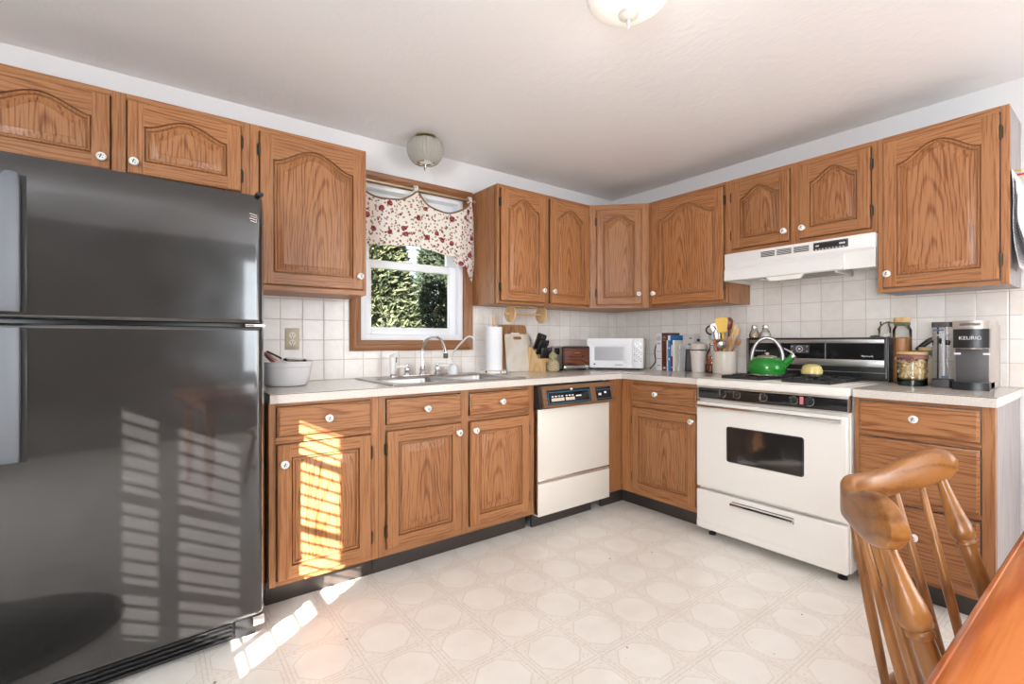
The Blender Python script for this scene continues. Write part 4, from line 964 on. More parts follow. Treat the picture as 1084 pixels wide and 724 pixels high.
# books between the microwave and the canister, spines to the room
def book(name, label, s, w, d, h, col, page=None, lean=0.0, x=-.035, spine=None, band=None):
    r = thing(name, label, 'book', (x, -s, z), RW, 'cookbooks beside the microwave'); r.rotation_euler = (0, lean, RW)
    cm = mat('cover', col, .45)
    mb = MB(); mb.box(0, .0022, -d, 0, 0, h, 0, .0006, 1); mb.box(w-.0022, w, -d, 0, 0, h, 0, .0006, 1); mb.box(0, w, -d-.0015, -d+.002, 0, h, 0, .0008, 1); mb.build('cover', cm, r)
    MB().box(.0022, w-.0022, -d+.003, -.004, .003, h-.003).build('pages', mat('page_edges', page or lin(232, 224, 208), .8), r, smooth=False)
    if band:
        mb = MB()
        for z0_, z1_, q in band: mb.box(w*q, w*(1-q), -d-.0021, -d-.001, z0_*h, z1_*h)
        mb.build('spine_print', mat('spine_print', spine, .5), r)
    return r
dk, wt_ = lin(90, 88, 92), lin(238, 236, 232)
book('book', 'thick white cookbook with grey spine print, nearest the microwave', .592, .046, .16, .275, lin(228, 226, 226), spine=lin(150, 146, 150), band=[(.30, .32, .1), (.50, .515, .1), (.70, .74, .25), (.12, .14, .2)])
MB().lathe([(.019, 0), (.019, .0012), (0, .0014)], (.023, -.162, .235), 'y', 20).build('round_print', mat('round_print', lin(200, 180, 182), .5), bpy.data.objects['book'])
book('book', 'tall dark brown cookbook second from the microwave', .640, .042, .158, .276, lin(88, 42, 30), spine=lin(214, 190, 170), band=[(.90, .91, .3), (.86, .87, .15), (.80, .81, .3), (.04, .10, .25)])
book('book', 'thin white paperback left of the blue book', .685, .013, .165, .222, lin(226, 224, 222), spine=dk, band=[(.3, .7, .4)])
book('book', 'bright blue book in the row of cookbooks', .700, .022, .170, .258, lin(40, 122, 190), spine=wt_, band=[(.86, .99, .04), (.30, .36, .3), (.62, .66, .3)])
book('book', 'thin maroon and white book right of the blue one', .724, .014, .168, .196, lin(120, 34, 76), spine=wt_, band=[(.55, .95, .12), (.1, .16, .3)])
book('book', 'slim white book right of the maroon one', .7405, .013, .172, .222, lin(232, 228, 214), spine=lin(206, 200, 60), band=[(.80, .98, .5)])
book('book', 'white binder leaning beside the black picture frame', .762, .011, .150, .20, lin(214, 212, 210), spine=lin(60, 60, 62), band=[(.2, .8, .4)], lean=.10)
bx = thing('printed_card_box', 'pale upright printed card box behind the black picture frame', 'box', (-.045, -.765, z), RW)
MB().box(0, .088, -.075, 0, 0, .268, 0, .002).build('body', mat('card_box', lin(206, 200, 198), .6), bx)
mb = MB(); mb.box(.052, .076, -.0758, -.075, .232, .240); mb.box(.008, .03, -.0758, -.075, .188, .196); mb.box(.044, .080, -.0758, -.075, .186, .198); mb.box(.05, .058, -.0758, -.075, .150, .158); mb.build('printing', mat('dark_print', lin(96, 92, 98), .6), bx)
pf = thing('picture_frame', 'small black picture frame standing in front of the pale box', 'picture frame', (-.150, -.808, z), RW); pf.rotation_euler = (-.08, 0, RW)
mb = MB(); ring(mb, 0, .060, 0, .158, .008, -.014, 0); mb.box(.006, .054, -.006, -.001, .006, .152); mb.build('frame', black_plastic, pf)
MB().box(.008, .052, -.0085, -.006, .008, .150).build('picture', mat('dark_picture', lin(88, 84, 88), .2), pf, smooth=False)
cdm = mb = MB(); mb.tube(catmull([(-.025, -.585, z+.22), (-.06, -.567, z+.232), (-.13, -.562, z+.225), (-.17, -.560, z+.14), (-.16, -.557, z+.06), (-.19, -.530, z+.006)], 6), .004, 8)
tag(mb.build('power_cord', black_plastic, angle=70), 'black power cord looping down between the microwave and the books', 'cord')

cn = thing('canister', 'cream stoneware canister with black band and small black knob', 'canister', (-.150, -.908, z))
MB().lathe([(.042, 0), (.045, .003), (.050, .10), (.053, .135), (.055, .137), (.055, .150)], n=32).build('body', mat('canister_white', lin(222, 214, 206), .18), cn)
MB().lathe([(.056, .1502), (.056, .1555)], n=32).build('band', black_plastic, cn)
MB().lathe([(.054, .156), (.057, .158), (.057, .172), (.052, .195), (.046, .199), (.02, .206), (.006, .212), (0, .212)], n=32).build('lid', cream_stone, cn)
MB().lathe([(.004, .212), (.011, .220), (.011, .227), (.006, .231), (0, .231)], n=16).build('knob', black_plastic, cn)
bo = thing('glass_bottle', 'small clear glass bottle with orange filling in a dark wire stand', 'bottle', (-.150, -1.010, z))
MB().lathe([(.034, .004), (.037, .008), (.037, .115), (.030, .145), (.016, .165), (.0145, .185), (.018, .188), (.018, .20), (.015, .202)], n=28).build('glass', jar_glass, bo)
fo = mat('orange_fill', lin(176, 92, 62), .7); t = NT(fo); n_ = t.n('ShaderNodeTexVoronoi', {'Vector': t.obj(), 'Scale': 110.0}).outputs[0]; t.link(t.ramp(n_, [(.2, lin(128, 56, 36)), (.7, lin(206, 130, 92))]), 'Base Color')
MB().lathe([(.0, .01), (.034, .012), (.034, .112), (0, .114)], n=24).build('filling', fo, bo)
mb = MB(); mb.lathe([(.041, 0), (.043, .003), (.041, .006), (.036, .006), (.036, 0)], n=28)
for k in range(12):
    a = 2*PI*k/12; mb.tube([(.041*math.cos(a), .041*math.sin(a), .003), (.041*math.cos(a), .041*math.sin(a), .058)], .0028, 6)
mb.tube([(.041*math.cos(2*PI*k/24), .041*math.sin(2*PI*k/24), .058) for k in range(25)], .003, 6); mb.build('wire_stand', mat('stand_brown', lin(60, 36, 28), .5), bo)

cr = thing('utensil_crock', 'wide cream stoneware crock holding cooking utensils beside the stove', 'crock', (-.175, -1.112, z))
mb = MB(); mb.lathe([(.068, 0), (.072, .004), (.0735, .02), (.0735, .135), (.0775, .139), (.0775, .147), (.073, .149), (.068, .147), (.067, .02), (0, .012)], n=44); mb.build('crock', cream_stone, cr, angle=40)
CX_, CY_ = -.175, -1.112
UGp = 'utensils in the cream crock'
def utensil(name, label, base, tip, build):
    """a utensil standing in the crock: local z runs from its foot to its head"""
    b, tpt = Vector(base), Vector(tip); d = tpt-b
    r = thing(name, label, 'utensil', (CX_+b.x, CY_+b.y, z+.016+b.z), 0, UGp); r.rotation_mode = 'QUATERNION'
    zz_ = d.normalized(); xx_ = Vector((-.88, -.48, 0)); xx_ = (xx_-zz_*xx_.dot(zz_)).normalized(); yy_ = zz_.cross(xx_)
    r.rotation_quaternion = Matrix((xx_, yy_, zz_)).transposed().to_quaternion(); build(r, d.length); return r
yel = mat('yellow_nylon', lin(226, 180, 56), .35); beech = pale_wood; redp = mat('dark_red_nylon', lin(112, 26, 26), .3)
# local y of the crock's front is towards -x (the room); heads face that way
def spat(col):
    def f(r, L):
        MB().tube([(0, 0, 0), (0, 0, L*.45), (0, 0, L-.085)], [.006, .0065, .0075], 10).build('handle', col, r)
        mb = MB(); w = .040; lp = rrect(-w, w, L-.100, L, .018); mb.loft([[(-.004, p[0]*(.72 if p[1] < L-.06 else 1), p[1]) for p in lp], [(.004, p[0]*(.72 if p[1] < L-.06 else 1), p[1]) for p in lp]], 0, True, True); mb.build('blade', col, r)
    return f
def spoon(col, w=.024, hl=.055, hr=.006):
    def f(r, L):
        MB().tube([(0, 0, 0), (0, 0, L-hl*1.5)], [hr, hr*.9], 9).build('handle', col, r)
        mb = MB(); mb.lathe([(0, -hl*.8), (w*.5, -hl*.62), (w*.9, -hl*.25), (w, 0), (w*.9, hl*.3), (w*.5, hl*.6), (0, hl*.72)], (0, 0, L-hl*.8), 'z', 16, sx=.28, sy=1.0); mb.build('bowl', col, r)
    return f
def stick_(col, r0=.006, r1=.009):
    def f(r, L):
        MB().tube([(0, 0, 0), (0, 0, L*.6), (0, 0, L*.9), (0, 0, L)], [r0, r0, r1, r1*.6], 9).build('handle', col, r)
        MB().tube([(0, 0, L*.56), (0, 0, L*.60)], r0*1.25, 9).build('collar', steel, r)
    return f
def ladle_f(r, L):
    MB().tube([(0, 0, 0), (0, 0, L-.05)], .0045, 8).build('handle', steel, r)
    mb = MB(); mb.lathe([(.034, 0), (.032, .012), (.022, .026), (0, .031), (0, .028), (.020, .023), (.029, .011), (.031, 0)], (-.006, 0, L-.028), 'x', 22, m=0); mb.build('bowl', steel, r)
def ring_f(r, L):
    MB().tube([(0, 0, 0), (0, 0, L-.07), (.002, .003, L-.05)], [.012, .012, .009], 12).build('handle', white_plastic, r)
    MB().tube([(0, .030*math.cos(a), L-.022+.030*math.sin(a)) for a in [2*PI*k/24 for k in range(25)]], .0055, 8).build('loop', black_plastic, r)
def whisk_f(r, L):
    MB().tube([(0, 0, 0), (0, 0, L-.10)], .0055, 9).build('handle', steel, r)
    mb = MB()
    for k in range(5):
        a = PI*k/5; c_, s_ = math.cos(a), math.sin(a)
        mb.tube(catmull([(0, 0, L-.10), (c_*.020, s_*.020, L-.055), (c_*.024, s_*.024, L-.025), (0, 0, L), (-c_*.024, -s_*.024, L-.025), (-c_*.020, -s_*.020, L-.055), (0, 0, L-.10)], 4), .0011, 5)
    mb.build('wire_balloon', chrome, r)
utensil('turner', 'yellow nylon turner standing tallest in the cream crock', (.0, -.01, 0), (-.050, -.006, .355), spat(yel))
utensil('serving_spoon', 'dark red spoon behind the yellow turner', (.02, -.01, 0), (.012, -.028, .362), spoon(redp, .028, .058))
utensil('masher', 'white-handled tool with black ring, leaning left out of the crock', (.0, -.02, 0), (.008, .108, .295), ring_f)
utensil('whisk', 'wire whisk leaning far left out of the cream crock', (.018, -.03, 0), (.045, .125, .250), whisk_f)
utensil('ladle', 'steel ladle with its bowl hanging over the front of the crock rim', (.0, .0, 0), (-.060, -.008, .205), ladle_f)
utensil('slotted_spoon', 'steel spoon with long bowl left of the yellow turner', (-.01, .0, 0), (-.040, .040, .285), spoon(steel, .024, .06, .004))
utensil('serving_fork', 'dark handled spoon leaning left behind the steel spoon', (.02, .01, 0), (.03, .062, .300), spoon(black_plastic, .022, .05))
utensil('tongs', 'dark utensil handle beside the steel spoon', (.01, -.01, 0), (.0, .030, .312), stick_(black_plastic))
utensil('red_scraper', 'small bright red scraper in front of the crock utensils', (-.02, .01, 0), (-.062, .022, .205), spoon(mat('bright_red', lin(196, 38, 44), .35), .013, .022, .004))
utensil('wooden_spoon', 'pale wooden spoon leaning right out of the crock', (.0, .02, 0), (-.010, -.105, .290), spoon(beech, .017, .045))
utensil('wooden_spoon', 'long pale wooden stick right of the yellow turner', (.015, .01, 0), (.0, -.068, .330), stick_(beech, .006, .007))
utensil('wooden_spatula', 'brown wooden spatula leaning farthest right out of the crock', (.01, .035, 0), (-.02, -.118, .215), spoon(board_wood, .018, .035))
utensil('wooden_spoon', 'brown wooden handle at the front left of the crock', (-.01, -.01, 0), (-.050, .046, .212), stick_(pine, .0075, .011))
utensil('wooden_spoon', 'short wooden spoon bowl low behind the ladle', (.0, .0, 0), (-.030, -.055, .235), spoon(board_wood, .016, .04))

utensil('wooden_spoon', 'pale wooden spoon just right of the yellow turner, second from the dark red one', (.0, .01, 0), (-.022, -.088, .312), spoon(beech, .016, .04))
utensil('spatula', 'steel slotted turner behind the white-handled ring tool', (.02, -.02, 0), (.028, .075, .322), spat(steel))
utensil('tongs', 'steel tongs arm left of the yellow turner', (-.01, .012, 0), (-.045, .020, .300), stick_(steel, .004, .009))

# ------------------------------------------------------------------ things on the stove
kt = thing('tea_kettle', 'green enamel tea kettle on the left rear burner', 'kettle', (-.430, -1.505, .9385), math.radians(-65))
green = mat('green_enamel', lin(34, 124, 42), .14)
mb = MB(); mb.lathe([(.070, 0), (.083, .003), (.094, .016), (.100, .040), (.097, .062), (.083, .084), (.062, .096), (.046, .100), (.044, .097)], n=48); mb.build('body', green, kt, angle=50)
mb = MB(); mb.lathe([(.083, .000), (.086, .002), (.086, .008), (.083, .009)], n=48); mb.build('base_ring', chrome, kt)
mb = MB(); mb.lathe([(.050, .098), (.051, .103), (.046, .107), (.020, .112), (.006, .113)], n=36); mb.lathe([(.006, .112), (.012, .120), (.010, .126), (0, .128)], n=16); mb.build('lid', nickel, kt)
mb = MB(); mb.tube([(.078, 0, .060), (.105, 0, .084), (.128, 0, .108)], [.024, .019, .0145], 18); mb.build('spout', green, kt, angle=60)
mb = MB(); mb.tube([(.124, 0, .104), (.134, 0, .114)], [.0165, .0155], 16); mb.tube([(.132, 0, .118), (.112, 0, .134), (.085, 0, .150)], [.004, .0045, .003], 8); mb.build('whistle_cap', steel, kt)
mb = MB(); mb.tube([(-.078*math.cos(a), 0, .088+.122*math.sin(a)) for a in [(-.06+(PI+.12)*k/30) for k in range(31)]], .0075, 12, flat=1.3); mb.build('handle', mat('grey_steel', (.32, .31, .31), .3, 1.0), kt, angle=70)
so = thing('onion_keeper', 'small round yellowish lidded dish on the right rear burner', 'dish', (-.41, -1.728, .9385))
MB().lathe([(.036, 0), (.045, .004), (.048, .014), (.047, .018)], n=30).build('base', mat('smoke_base', lin(70, 66, 58), .2), so)
MB().lathe([(.047, .018), (.050, .022), (.050, .036), (.042, .058), (.026, .068), (0, .070)], n=32).build('dome', mat('amber_dome', lin(206, 188, 122), .25), so)
def shaker(s_, label, fill):
    r = thing('shaker', label, 'shaker', (-.048, -s_, 1.1506), 0, 'shakers on the stove back')
    MB().lathe([(.026, 0), (.030, .003), (.031, .020), (.024, .042), (.017, .052), (.017, .058)], n=24).build('glass', jar_glass, r)
    MB().lathe([(0, .003), (.028, .004), (.028, .022), (.024, .034), (0, .036)], n=22).build('filling', mat('filling', fill, .8), r)
    MB().lathe([(.019, .056), (.020, .058), (.020, .072), (.017, .082), (.008, .087), (0, .087)], n=24).build('cap', chrome, r)
shaker(1.247, 'glass shaker with beige filling on the stove back, left of the white one', lin(206, 188, 160))
shaker(1.318, 'glass shaker with white filling on the stove back, next to the beige one', lin(236, 232, 226))
sj = thing('glass_jar', 'small empty glass jar on the right end of the stove back', 'jar', (-.048, -1.947, 1.1506))
MB().lathe([(.024, 0), (.027, .003), (.027, .050), (.020, .062), (.020, .070), (.021, .072), (.021, .084), (0, .085)], n=26).build('glass', jar_glass, sj)
MB().lathe([(0, .002), (.024, .003), (.024, .020), (0, .022)], n=20).build('filling', mat('salt', lin(228, 222, 212), .8), sj)
so2 = tag(MB().lathe([(.0, 0), (.016, .001), (.017, .006), (.010, .010), (0, .011)], n=18, sx=1, sy=1.5).build('spoon_rest', black_plastic, loc=(-.05, -1.905, 1.1506)), 'little dark dish beside the small glass jar on the stove back', 'dish')

# ------------------------------------------------------------------ right counter
def bow(name, r, zc, rad, m):
    mb = MB(); mb.lathe([(rad, zc-.012), (rad+.002, zc-.010), (rad+.002, zc+.010), (rad, zc+.012)], n=28)
    for k in (-1, 1):
        mb.tube(catmull([(-rad*.6, -k*.01+.02, zc), (-rad*.8, k*.03+.03, zc+.006), (-rad*.9, k*.055+.03, zc-.014), (-rad*.9, k*.065+.03, zc-.032)], 5), [.004]+[.009]*14+[.006], 8, flat=.4)
    mb.build(name, m, r, angle=60)
tj = thing('pasta_jar', 'tall glass jar of brown pasta with wooden lid and green ribbon', 'jar', (-.130, -2.042, z))
MB().lathe([(.036, 0), (.0395, .004), (.0395, .272), (.030, .292), (.027, .300), (.027, .312)], n=32).build('glass', jar_glass, tj)
bp_ = mat('brown_pasta', lin(192, 140, 88), .6); t = NT(bp_); v = t.n('ShaderNodeVectorMath', {0: t.obj(), 1: (260, 260, 6)}, operation='MULTIPLY').outputs[0]
t.link(t.ramp(t.n('ShaderNodeTexNoise', {'Vector': v, 'Scale': 1.0, 'Detail': 2.0}).outputs[0], [(.3, lin(160, 106, 58)), (.7, lin(206, 158, 106))]), 'Base Color')
MB().lathe([(0, .004), (.0375, .005), (.0375, .232), (0, .236)], n=30).build('pasta', bp_, tj)
MB().lathe([(.027, .300), (.034, .313), (.035, .316), (.035, .334), (.033, .336), (0, .336)], n=30).build('lid', pale_wood, tj)
olive = mat('olive_ribbon', lin(108, 112, 84), .7); bow('ribbon', tj, .305, .031, olive)
nj = thing('nut_jar', 'wide glass jar of nuts with dark base in front of the tall pasta jar', 'jar', (-.255, -2.112, z))
sqz = lambda prof, m, nm: MB().lathe(prof, n=36).build(nm, m, nj)
sqz([(.054, 0), (.0575, .004), (.0580, .140), (.0565, .150)], jar_glass, 'glass')
nut_m = mat('nut_shell', lin(200, 172, 126), .6); t = NT(nut_m); t.link(t.ramp(t.n('ShaderNodeObjectInfo').outputs['Random'], [(0, lin(196, 166, 116)), (1, lin(236, 216, 176))]), 'Base Color')
NM = mesh_only(MB().lathe([(0, -.0125), (.005, -.010), (.0078, 0), (.0055, .009), (0, .0125)], n=8), 'nut', [nut_m], angle=70)
core = MB().lathe([(0, .030), (.046, .031), (.046, .122), (0, .126)], n=24).build('nut_mass', mat('nut_mass', lin(150, 118, 76), .8), nj)
sqz([(0, .003), (.0555, .003), (.0562, .028), (0, .030)], mat('dark_green_base', lin(22, 34, 28), .2), 'base_layer')
rg = random.Random(5)
for k in range(96):
    a = PI/2+PI*((k*0.618) % 1.0)+rg.uniform(-.1, .1)+PI*.12; hh = .040+.084*(k/96)
    o = inst(NM, 'nut', nj, (.0475*math.cos(a), .0475*math.sin(a), hh)); o.rotation_euler = (rg.uniform(0, 3), rg.uniform(0, 3), rg.uniform(0, 3))
MB().lathe([(.0590, .150), (.0600, .152), (.0600, .162), (.057, .164), (0, .164)], n=36).build('lid', pale_wood, nj)
mauve = mat('mauve_ribbon', lin(150, 104, 98), .7)
mb = MB(); mb.lathe([(.0585, .128), (.0600, .130), (.0600, .146), (.0585, .148)], n=36)
for k in (-1, 1): mb.tube(catmull([(-.058, .015, .136), (-.062, .015+k*.022, .142), (-.064, .015+k*.038, .128), (-.061, .015+k*.020, .118), (-.060, .015, .132)], 5), .007, 8, flat=.4)
mb.build('ribbon', mauve, nj, angle=60)
cj = thing('cork_jar', 'glass jar with cork lid and dark ribbon between the tall jar and the coffee maker', 'jar', (-.105, -2.136, z))
MB().lathe([(.036, 0), (.039, .004), (.039, .140), (.032, .155), (.032, .162)], n=30).build('glass', jar_glass, cj)
MB().lathe([(0, .003), (.036, .004), (.036, .13), (0, .133)], n=28).build('filling', mat('oat_fill', lin(206, 186, 156), .8), cj)
MB().lathe([(.030, .155), (.034, .163), (.035, .166), (.035, .184), (0, .185)], n=28).build('lid', pale_wood, cj)
bow('ribbon', cj, .158, .034, olive)
dr_ = thing('dish_brush', 'black bent-handled tool standing behind the cork jar', 'utensil', (-.040, -2.150, z))
mb = MB(); mb.tube([(0, 0, 0), (0, 0, .165)], .006, 8); mb.build('post', black_plastic, dr_)
mb = MB(); mb.tube(catmull([(-.012, .065, .168), (-.01, .030, .205), (-.004, .0, .225), (0, -.03, .212), (0, -.06, .205)], 6), .0105, 10, flat=1.2); mb.tube([(0, 0, .16), (-.002, 0, .222)], .006, 8); mb.build('bent_handle', black_plastic, dr_, angle=70)

kg = thing('coffee_maker', 'black and silver pod coffee maker with clear water tank on the right counter', 'coffee maker', (-.030, -2.334, z), RW)
KW = .060   # half width; local -y faces the room
silver = mat('champagne_plastic', lin(176, 164, 154), .35, .35)
mb = MB(); mb.box(-KW, KW, -.285, -.055, .0, .290, 0, .008); mb.build('body', silver, kg)
def bulge(y0, y1, z0, z1, w, b, n=10):
    pts = [(-w, y1)]+[(-w+2*w*i/n, y0-b*(1-(2*i/n-1)**2)) for i in range(n+1)]+[(w, y1)]
    m_ = MB(); m_.loft([[(p[0], p[1], zz) for p in pts] for zz in (z0, z1)], 0, True, True); return m_
bulge(-.315, -.12, .268, .305, KW-.001, .014).build('top_lid', silver, kg, angle=40)
mb = MB(); mb.box(-.034, .034, -.3300, -.318, .283, .294, 0, .003); mb.build('lid_handle', mat('lid_handle_grey', lin(110, 106, 104), .4), kg)
bulge(-.308, -.2, .185, .267, KW-.002, .016).build('brew_head', black_plastic, kg, angle=40)
bulge(-.3, -.2, .180, .186, .034, .014).build('spout_ring', silver, kg, angle=40)
MB().box(-KW+.006, KW-.006, -.2885, -.26, .035, .182, 0, .002).build('recess_back', mat('slate_plastic', lin(84, 82, 84), .45), kg)
bulge(-.318, -.2, .0, .034, KW, .014).build('drip_tray', black_plastic, kg, angle=40)
mb = MB()
for sx in (-1, 1): mb.box(sx*.054-.014*(sx > 0)-.004, sx*.054+.014*(sx < 0)+.004, -.2905, -.288, .155, .163)
mb.build('level_marks', white_plastic, kg)
text('brand_lettering', 'KEURIG', .0215, white_plastic, kg, (0, -.3242, .228), (PI/2, 0, 0), .0004)
TKX = -.112
MB().prism(rrect(TKX-.034, TKX+.034, -.245, -.12, .014), 'z', .032, .282).build('water_tank', clear_plastic, kg)
MB().prism(rrect(TKX-.036, TKX+.036, -.247, -.118, .014), 'z', .0, .034).build('tank_base', grey_dark, kg)
MB().prism(rrect(TKX-.036, TKX+.036, -.247, -.118, .014), 'z', .282, .304).build('tank_lid', grey_dark, kg)
mb = MB(); mb.box(TKX-.026, TKX+.010, -.2465, -.245, .262, .270); mb.box(TKX+.002, TKX+.026, -.2465, -.245, .046, .054); mb.build('tank_print', mat('tank_print', lin(92, 116, 160), .5), kg)
mb = MB(); mb.tube([(TKX+.004, -.22, .045), (TKX+.004, -.22, .255)], .006, 8); mb.box(TKX-.018, TKX+.022, -.235, -.2, .24, .246); mb.build('filter_stem', white_plastic, kg)
# ------------------------------------------------------------------ table and chair in the foreground
tb = thing('dining_table', 'glossy orange pine dining table in the near right corner', 'table', (-1.80, -3.10, 0))
TL, TWd = .93, .457
prof = rrect(-TL, TL, -TWd, TWd, .10, 8)
mb = MB(); L = lambda d, zz: [(p[0], p[1], zz) for p in inset(prof, d)]
mb.loft([L(.016, .706), L(.004, .709), L(.0, .717), L(.0, .728), L(.004, .736), L(.010, .740), L(.012, .7395), L(.020, .7445), L(.030, .7465)], 0, True, True)
mb.build('tabletop', pine, tb, angle=40)
mb = MB(); mb.box(-TL+.10, TL-.10, -TWd+.08, -TWd+.10, .62, .706, 0, .002); mb.box(-TL+.10, TL-.10, TWd-.10, TWd-.08, .62, .706, 0, .002); mb.box(-TL+.10, -TL+.12, -TWd+.08, TWd-.08, .62, .706, 0, .002); mb.box(TL-.12, TL-.10, -TWd+.08, TWd-.08, .62, .706, 0, .002); mb.build('apron', pine, tb)
for sx in (-1, 1):
    for sy in (-1, 1):
        mb = MB(); mb.lathe([(.018, 0), (.024, .03), (.020, .08), (.032, .22), (.038, .40), (.030, .50), (.040, .52), (.030, .54), (.036, .56)], (sx*(TL-.13), sy*(TWd-.11), 0), n=20)
        mb.box(sx*(TL-.13)-.036, sx*(TL-.13)+.036, sy*(TWd-.11)-.036, sy*(TWd-.11)+.036, .56, .706, 0, .004); mb.build('leg', pine, tb)

ch = thing('dining_chair', 'brown turned-spindle wooden chair with curved crest rail, tucked under the table', 'chair', (-2.075, -2.74, 0))
O = Vector((-2.075, -2.74))
# crest rail: plan curve, lower/upper edge heights
plan = [(-2.335, -2.583), (-2.322, -2.571), (-2.293, -2.547), (-2.238, -2.514), (-2.161, -2.471), (-2.110, -2.444), (-2.057, -2.428), (-1.990, -2.430), (-1.930, -2.448), (-1.865, -2.484), (-1.825, -2.512), (-1.803, -2.532), (-1.792, -2.544)]
lo_ = [.838, .818, .804, .793, .786, .784, .787, .787, .790, .800, .812, .826, .846]
hi_ = [.860, .880, .888, .876, .848, .843, .850, .846, .848, .880, .894, .888, .870]
A = catmull([(p[0]-O.x, p[1]-O.y, a) for p, a in zip(plan, lo_)], 6); B = catmull([(p[0]-O.x, p[1]-O.y, a) for p, a in zip(plan, hi_)], 6)
mb = MB(); loops = []
for i, (a, b) in enumerate(zip(A, B)):
    d = (A[min(i+1, len(A)-1)]-A[max(i-1, 0)]); d.z = 0; d.normalize(); nrm = Vector((-d.y, d.x, 0)); h = b.z-a.z
    lp = []
    th_ = .0125
    for u, v_ in ((-1, .10), (-1, .5), (-1, .88), (-.75, .97), (-.35, 1), (.35, 1), (.75, .97), (1, .88), (1, .5), (1, .10), (.7, .02), (.3, 0), (-.3, 0), (-.7, .02)):
        lp.append(Vector((a.x, a.y, a.z+h*v_))+nrm*th_*u)
    loops.append(lp)
mb.loft(loops, 0, True, True); mb.build('crest_rail', mapleX, ch, angle=50)
seat_z = .45
def at_plan(f):
    k = f*(len(A)-1); i = min(int(k), len(A)-2); return A[i].lerp(A[i+1], k-i)
def turned(top, bot, prof, nm):
    top, bot = Vector(top), Vector(bot); n = 14
    pts = [bot.lerp(top, f) for f, r_ in prof]; MB().tube(pts, [r_ for f, r_ in prof], n).build(nm, maple, ch, angle=45)
post = [(0, .0135), (.15, .0155), (.35, .0165), (.58, .0160), (.655, .0150), (.66, .0182), (.672, .0188), (.685, .0155), (.695, .0205), (.72, .0228), (.76, .0215), (.82, .0165), (.89, .0130), (.95, .0110), (1.0, .0105)]
for f, bx_, by_ in ((.135, -.200, .065), (.875, .215, .080)):
    tpt = at_plan(f); turned((tpt.x, tpt.y, tpt.z+.012), (bx_, by_, seat_z-.01), post, 'back_post')
for f, bx_ in ((.215, -.16), (.30, -.135), (.50, -.02), (.705, .12), (.785, .145)):
    tpt = at_plan(f); turned((tpt.x, tpt.y, tpt.z+.012), (bx_, .235-.075*(abs(bx_)/.13)**2, seat_z-.01), [(0, .0065), (.2, .0085), (.45, .0095), (.8, .0072), (1, .0062)], 'spindle')
sp_ = []
for k in range(40):
    a = 2*PI*k/40; c_, s_ = math.cos(a), math.sin(a); e = 2/3.2
    sp_.append((math.copysign(abs(c_)**e, c_)*(.245 if s_ < 0 else .235), math.copysign(abs(s_)**e, s_)*(.275 if s_ > 0 else .24)-.010))
mb = MB(); L = lambda d, zz: [(p[0], p[1], zz) for p in inset(sp_, d)]
mb.loft([L(.03, .415), L(.008, .420), L(0, .432), L(.004, .446), L(.014, .451), L(.06, .446), L(.12, .440)], 0, True, True); mb.build('seat', maple, ch, angle=50)
legp = [(0, .011), (.06, .013), (.25, .016), (.5, .021), (.62, .023), (.66, .018), (.68, .021), (.70, .018), (.85, .016), (1, .013)]
for sx in (-1, 1):
    for y0_, y1_ in ((.13, .25), (-.17, -.25)):
        turned((sx*.16, y0_, .425), (sx*.215, y1_, 0), legp, 'leg')
    turned((sx*.197, -.222, .16), (sx*.197, .210, .16), [(0, .008), (.3, .011), (.5, .013), (.7, .011), (1, .008)], 'stretcher')
turned((-.205, -.05, .16), (.205, -.05, .16), [(0, .008), (.3, .011), (.5, .013), (.7, .011), (1, .008)], 'stretcher')

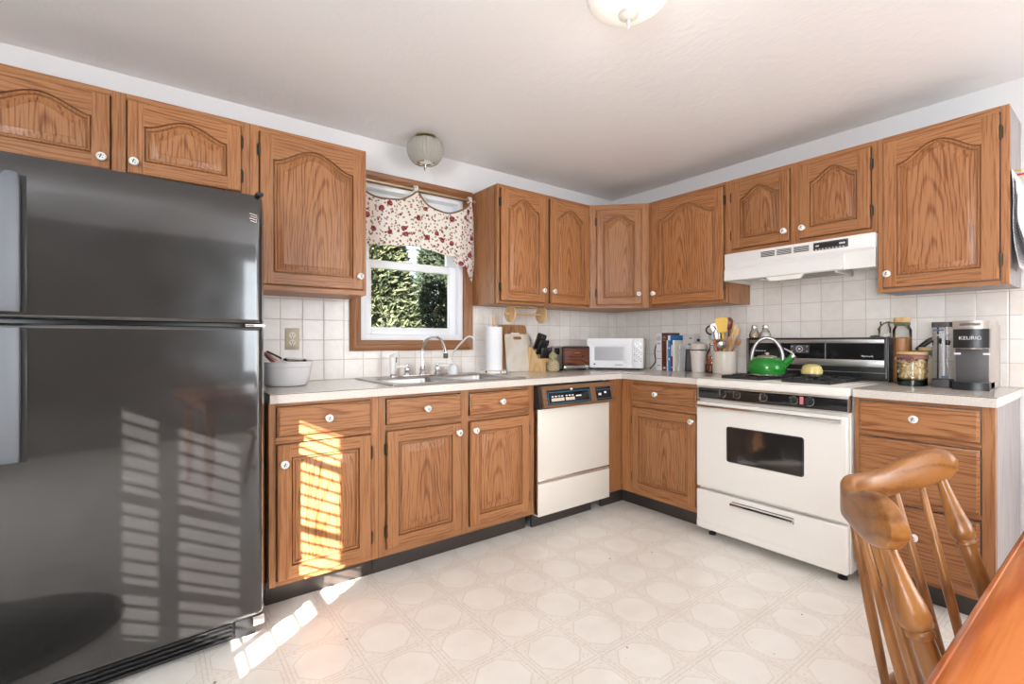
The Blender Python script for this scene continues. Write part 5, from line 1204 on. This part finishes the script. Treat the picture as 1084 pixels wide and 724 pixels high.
# ------------------------------------------------------------------ outside the window
struct(MB().box(-9, 7, .16, 16, -.6, -.45).build('ground', mat('lawn', lin(96, 112, 66), .9), smooth=False))
def leaf_mat(nm, a, b):
    m = mat(nm, a, .6, spec=.2); t = NT(m); n_ = t.n('ShaderNodeTexNoise', {'Vector': t.obj(), 'Scale': 9.0, 'Detail': 3.0}).outputs[0]
    t.link(t.ramp(n_, [(.35, a), (.65, b)]), 'Base Color'); return m
bark = mat('bark', lin(92, 78, 66), .9)
def tree(label, x, y, rad, h, n, m, seed, ln=.20, wd=.045, zb=-.45):
    rg = random.Random(seed); r = thing('evergreen_tree', label, 'tree', (x, y, zb), 0, 'trees outside the window')
    MB().tube([(0, 0, 0), (.02, .0, h*.5), (0, 0, h*.95)], [.11, .08, .02], 10).build('trunk', bark, r)
    mb = MB(); bm = mb.bm
    for k in range(n):
        f = rg.random()**.8; zz = h*(.04+.94*f); rr_ = rad*(1-f*.75)*(.4+.5*rg.random()**.5); a = rg.uniform(0, 2*PI)
        p = Vector((rr_*math.cos(a), rr_*math.sin(a), zz)); out_ = Vector((math.cos(a), math.sin(a), rg.uniform(-.9, 1.3))).normalized()
        side = out_.cross(Vector((rg.uniform(-.6, .6), rg.uniform(-.6, .6), 1))).normalized(); l = ln*rg.uniform(.5, 1.3)
        for q in (-.55, 0, .55):
            d = (out_+side*q).normalized(); s2 = d.cross(Vector((rg.uniform(-1, 1), rg.uniform(-1, 1), rg.uniform(-1, 1)))).normalized()*wd*.5
            vs = [bm.verts.new(v) for v in (p-s2*.4, p+d*l*.5-s2, p+d*l, p+d*l*.5+s2)]
            bm.faces.new(vs)
    bmesh.ops.recalc_face_normals  # leaves stay single blades
    mb.build('foliage', m, r, smooth=False)
fA = leaf_mat('conifer_green', lin(50, 58, 40), lin(96, 98, 70)); fB = leaf_mat('conifer_deep', lin(34, 42, 32), lin(66, 74, 54)); fC = leaf_mat('twig_tan', lin(76, 68, 54), lin(104, 96, 74))
tree('yellow-green bushy evergreen filling the left of the window view', -1.02, 3.0, 1.05, 3.3, 13000, fA, 3, .12, .03)
tree('dark evergreen at the right of the window view', .98, 4.6, 1.05, 4.4, 9000, fB, 5, .13, .034)
tree('deep green evergreen rising behind the yellow-green one outside the window', -.15, 6.6, 1.2, 5.4, 9000, fB, 8, .14, .036)
tree('tan-tinged tree at the far right edge of the window view', 2.75, 6.6, 1.25, 5.6, 7000, fC, 12, .15, .03)
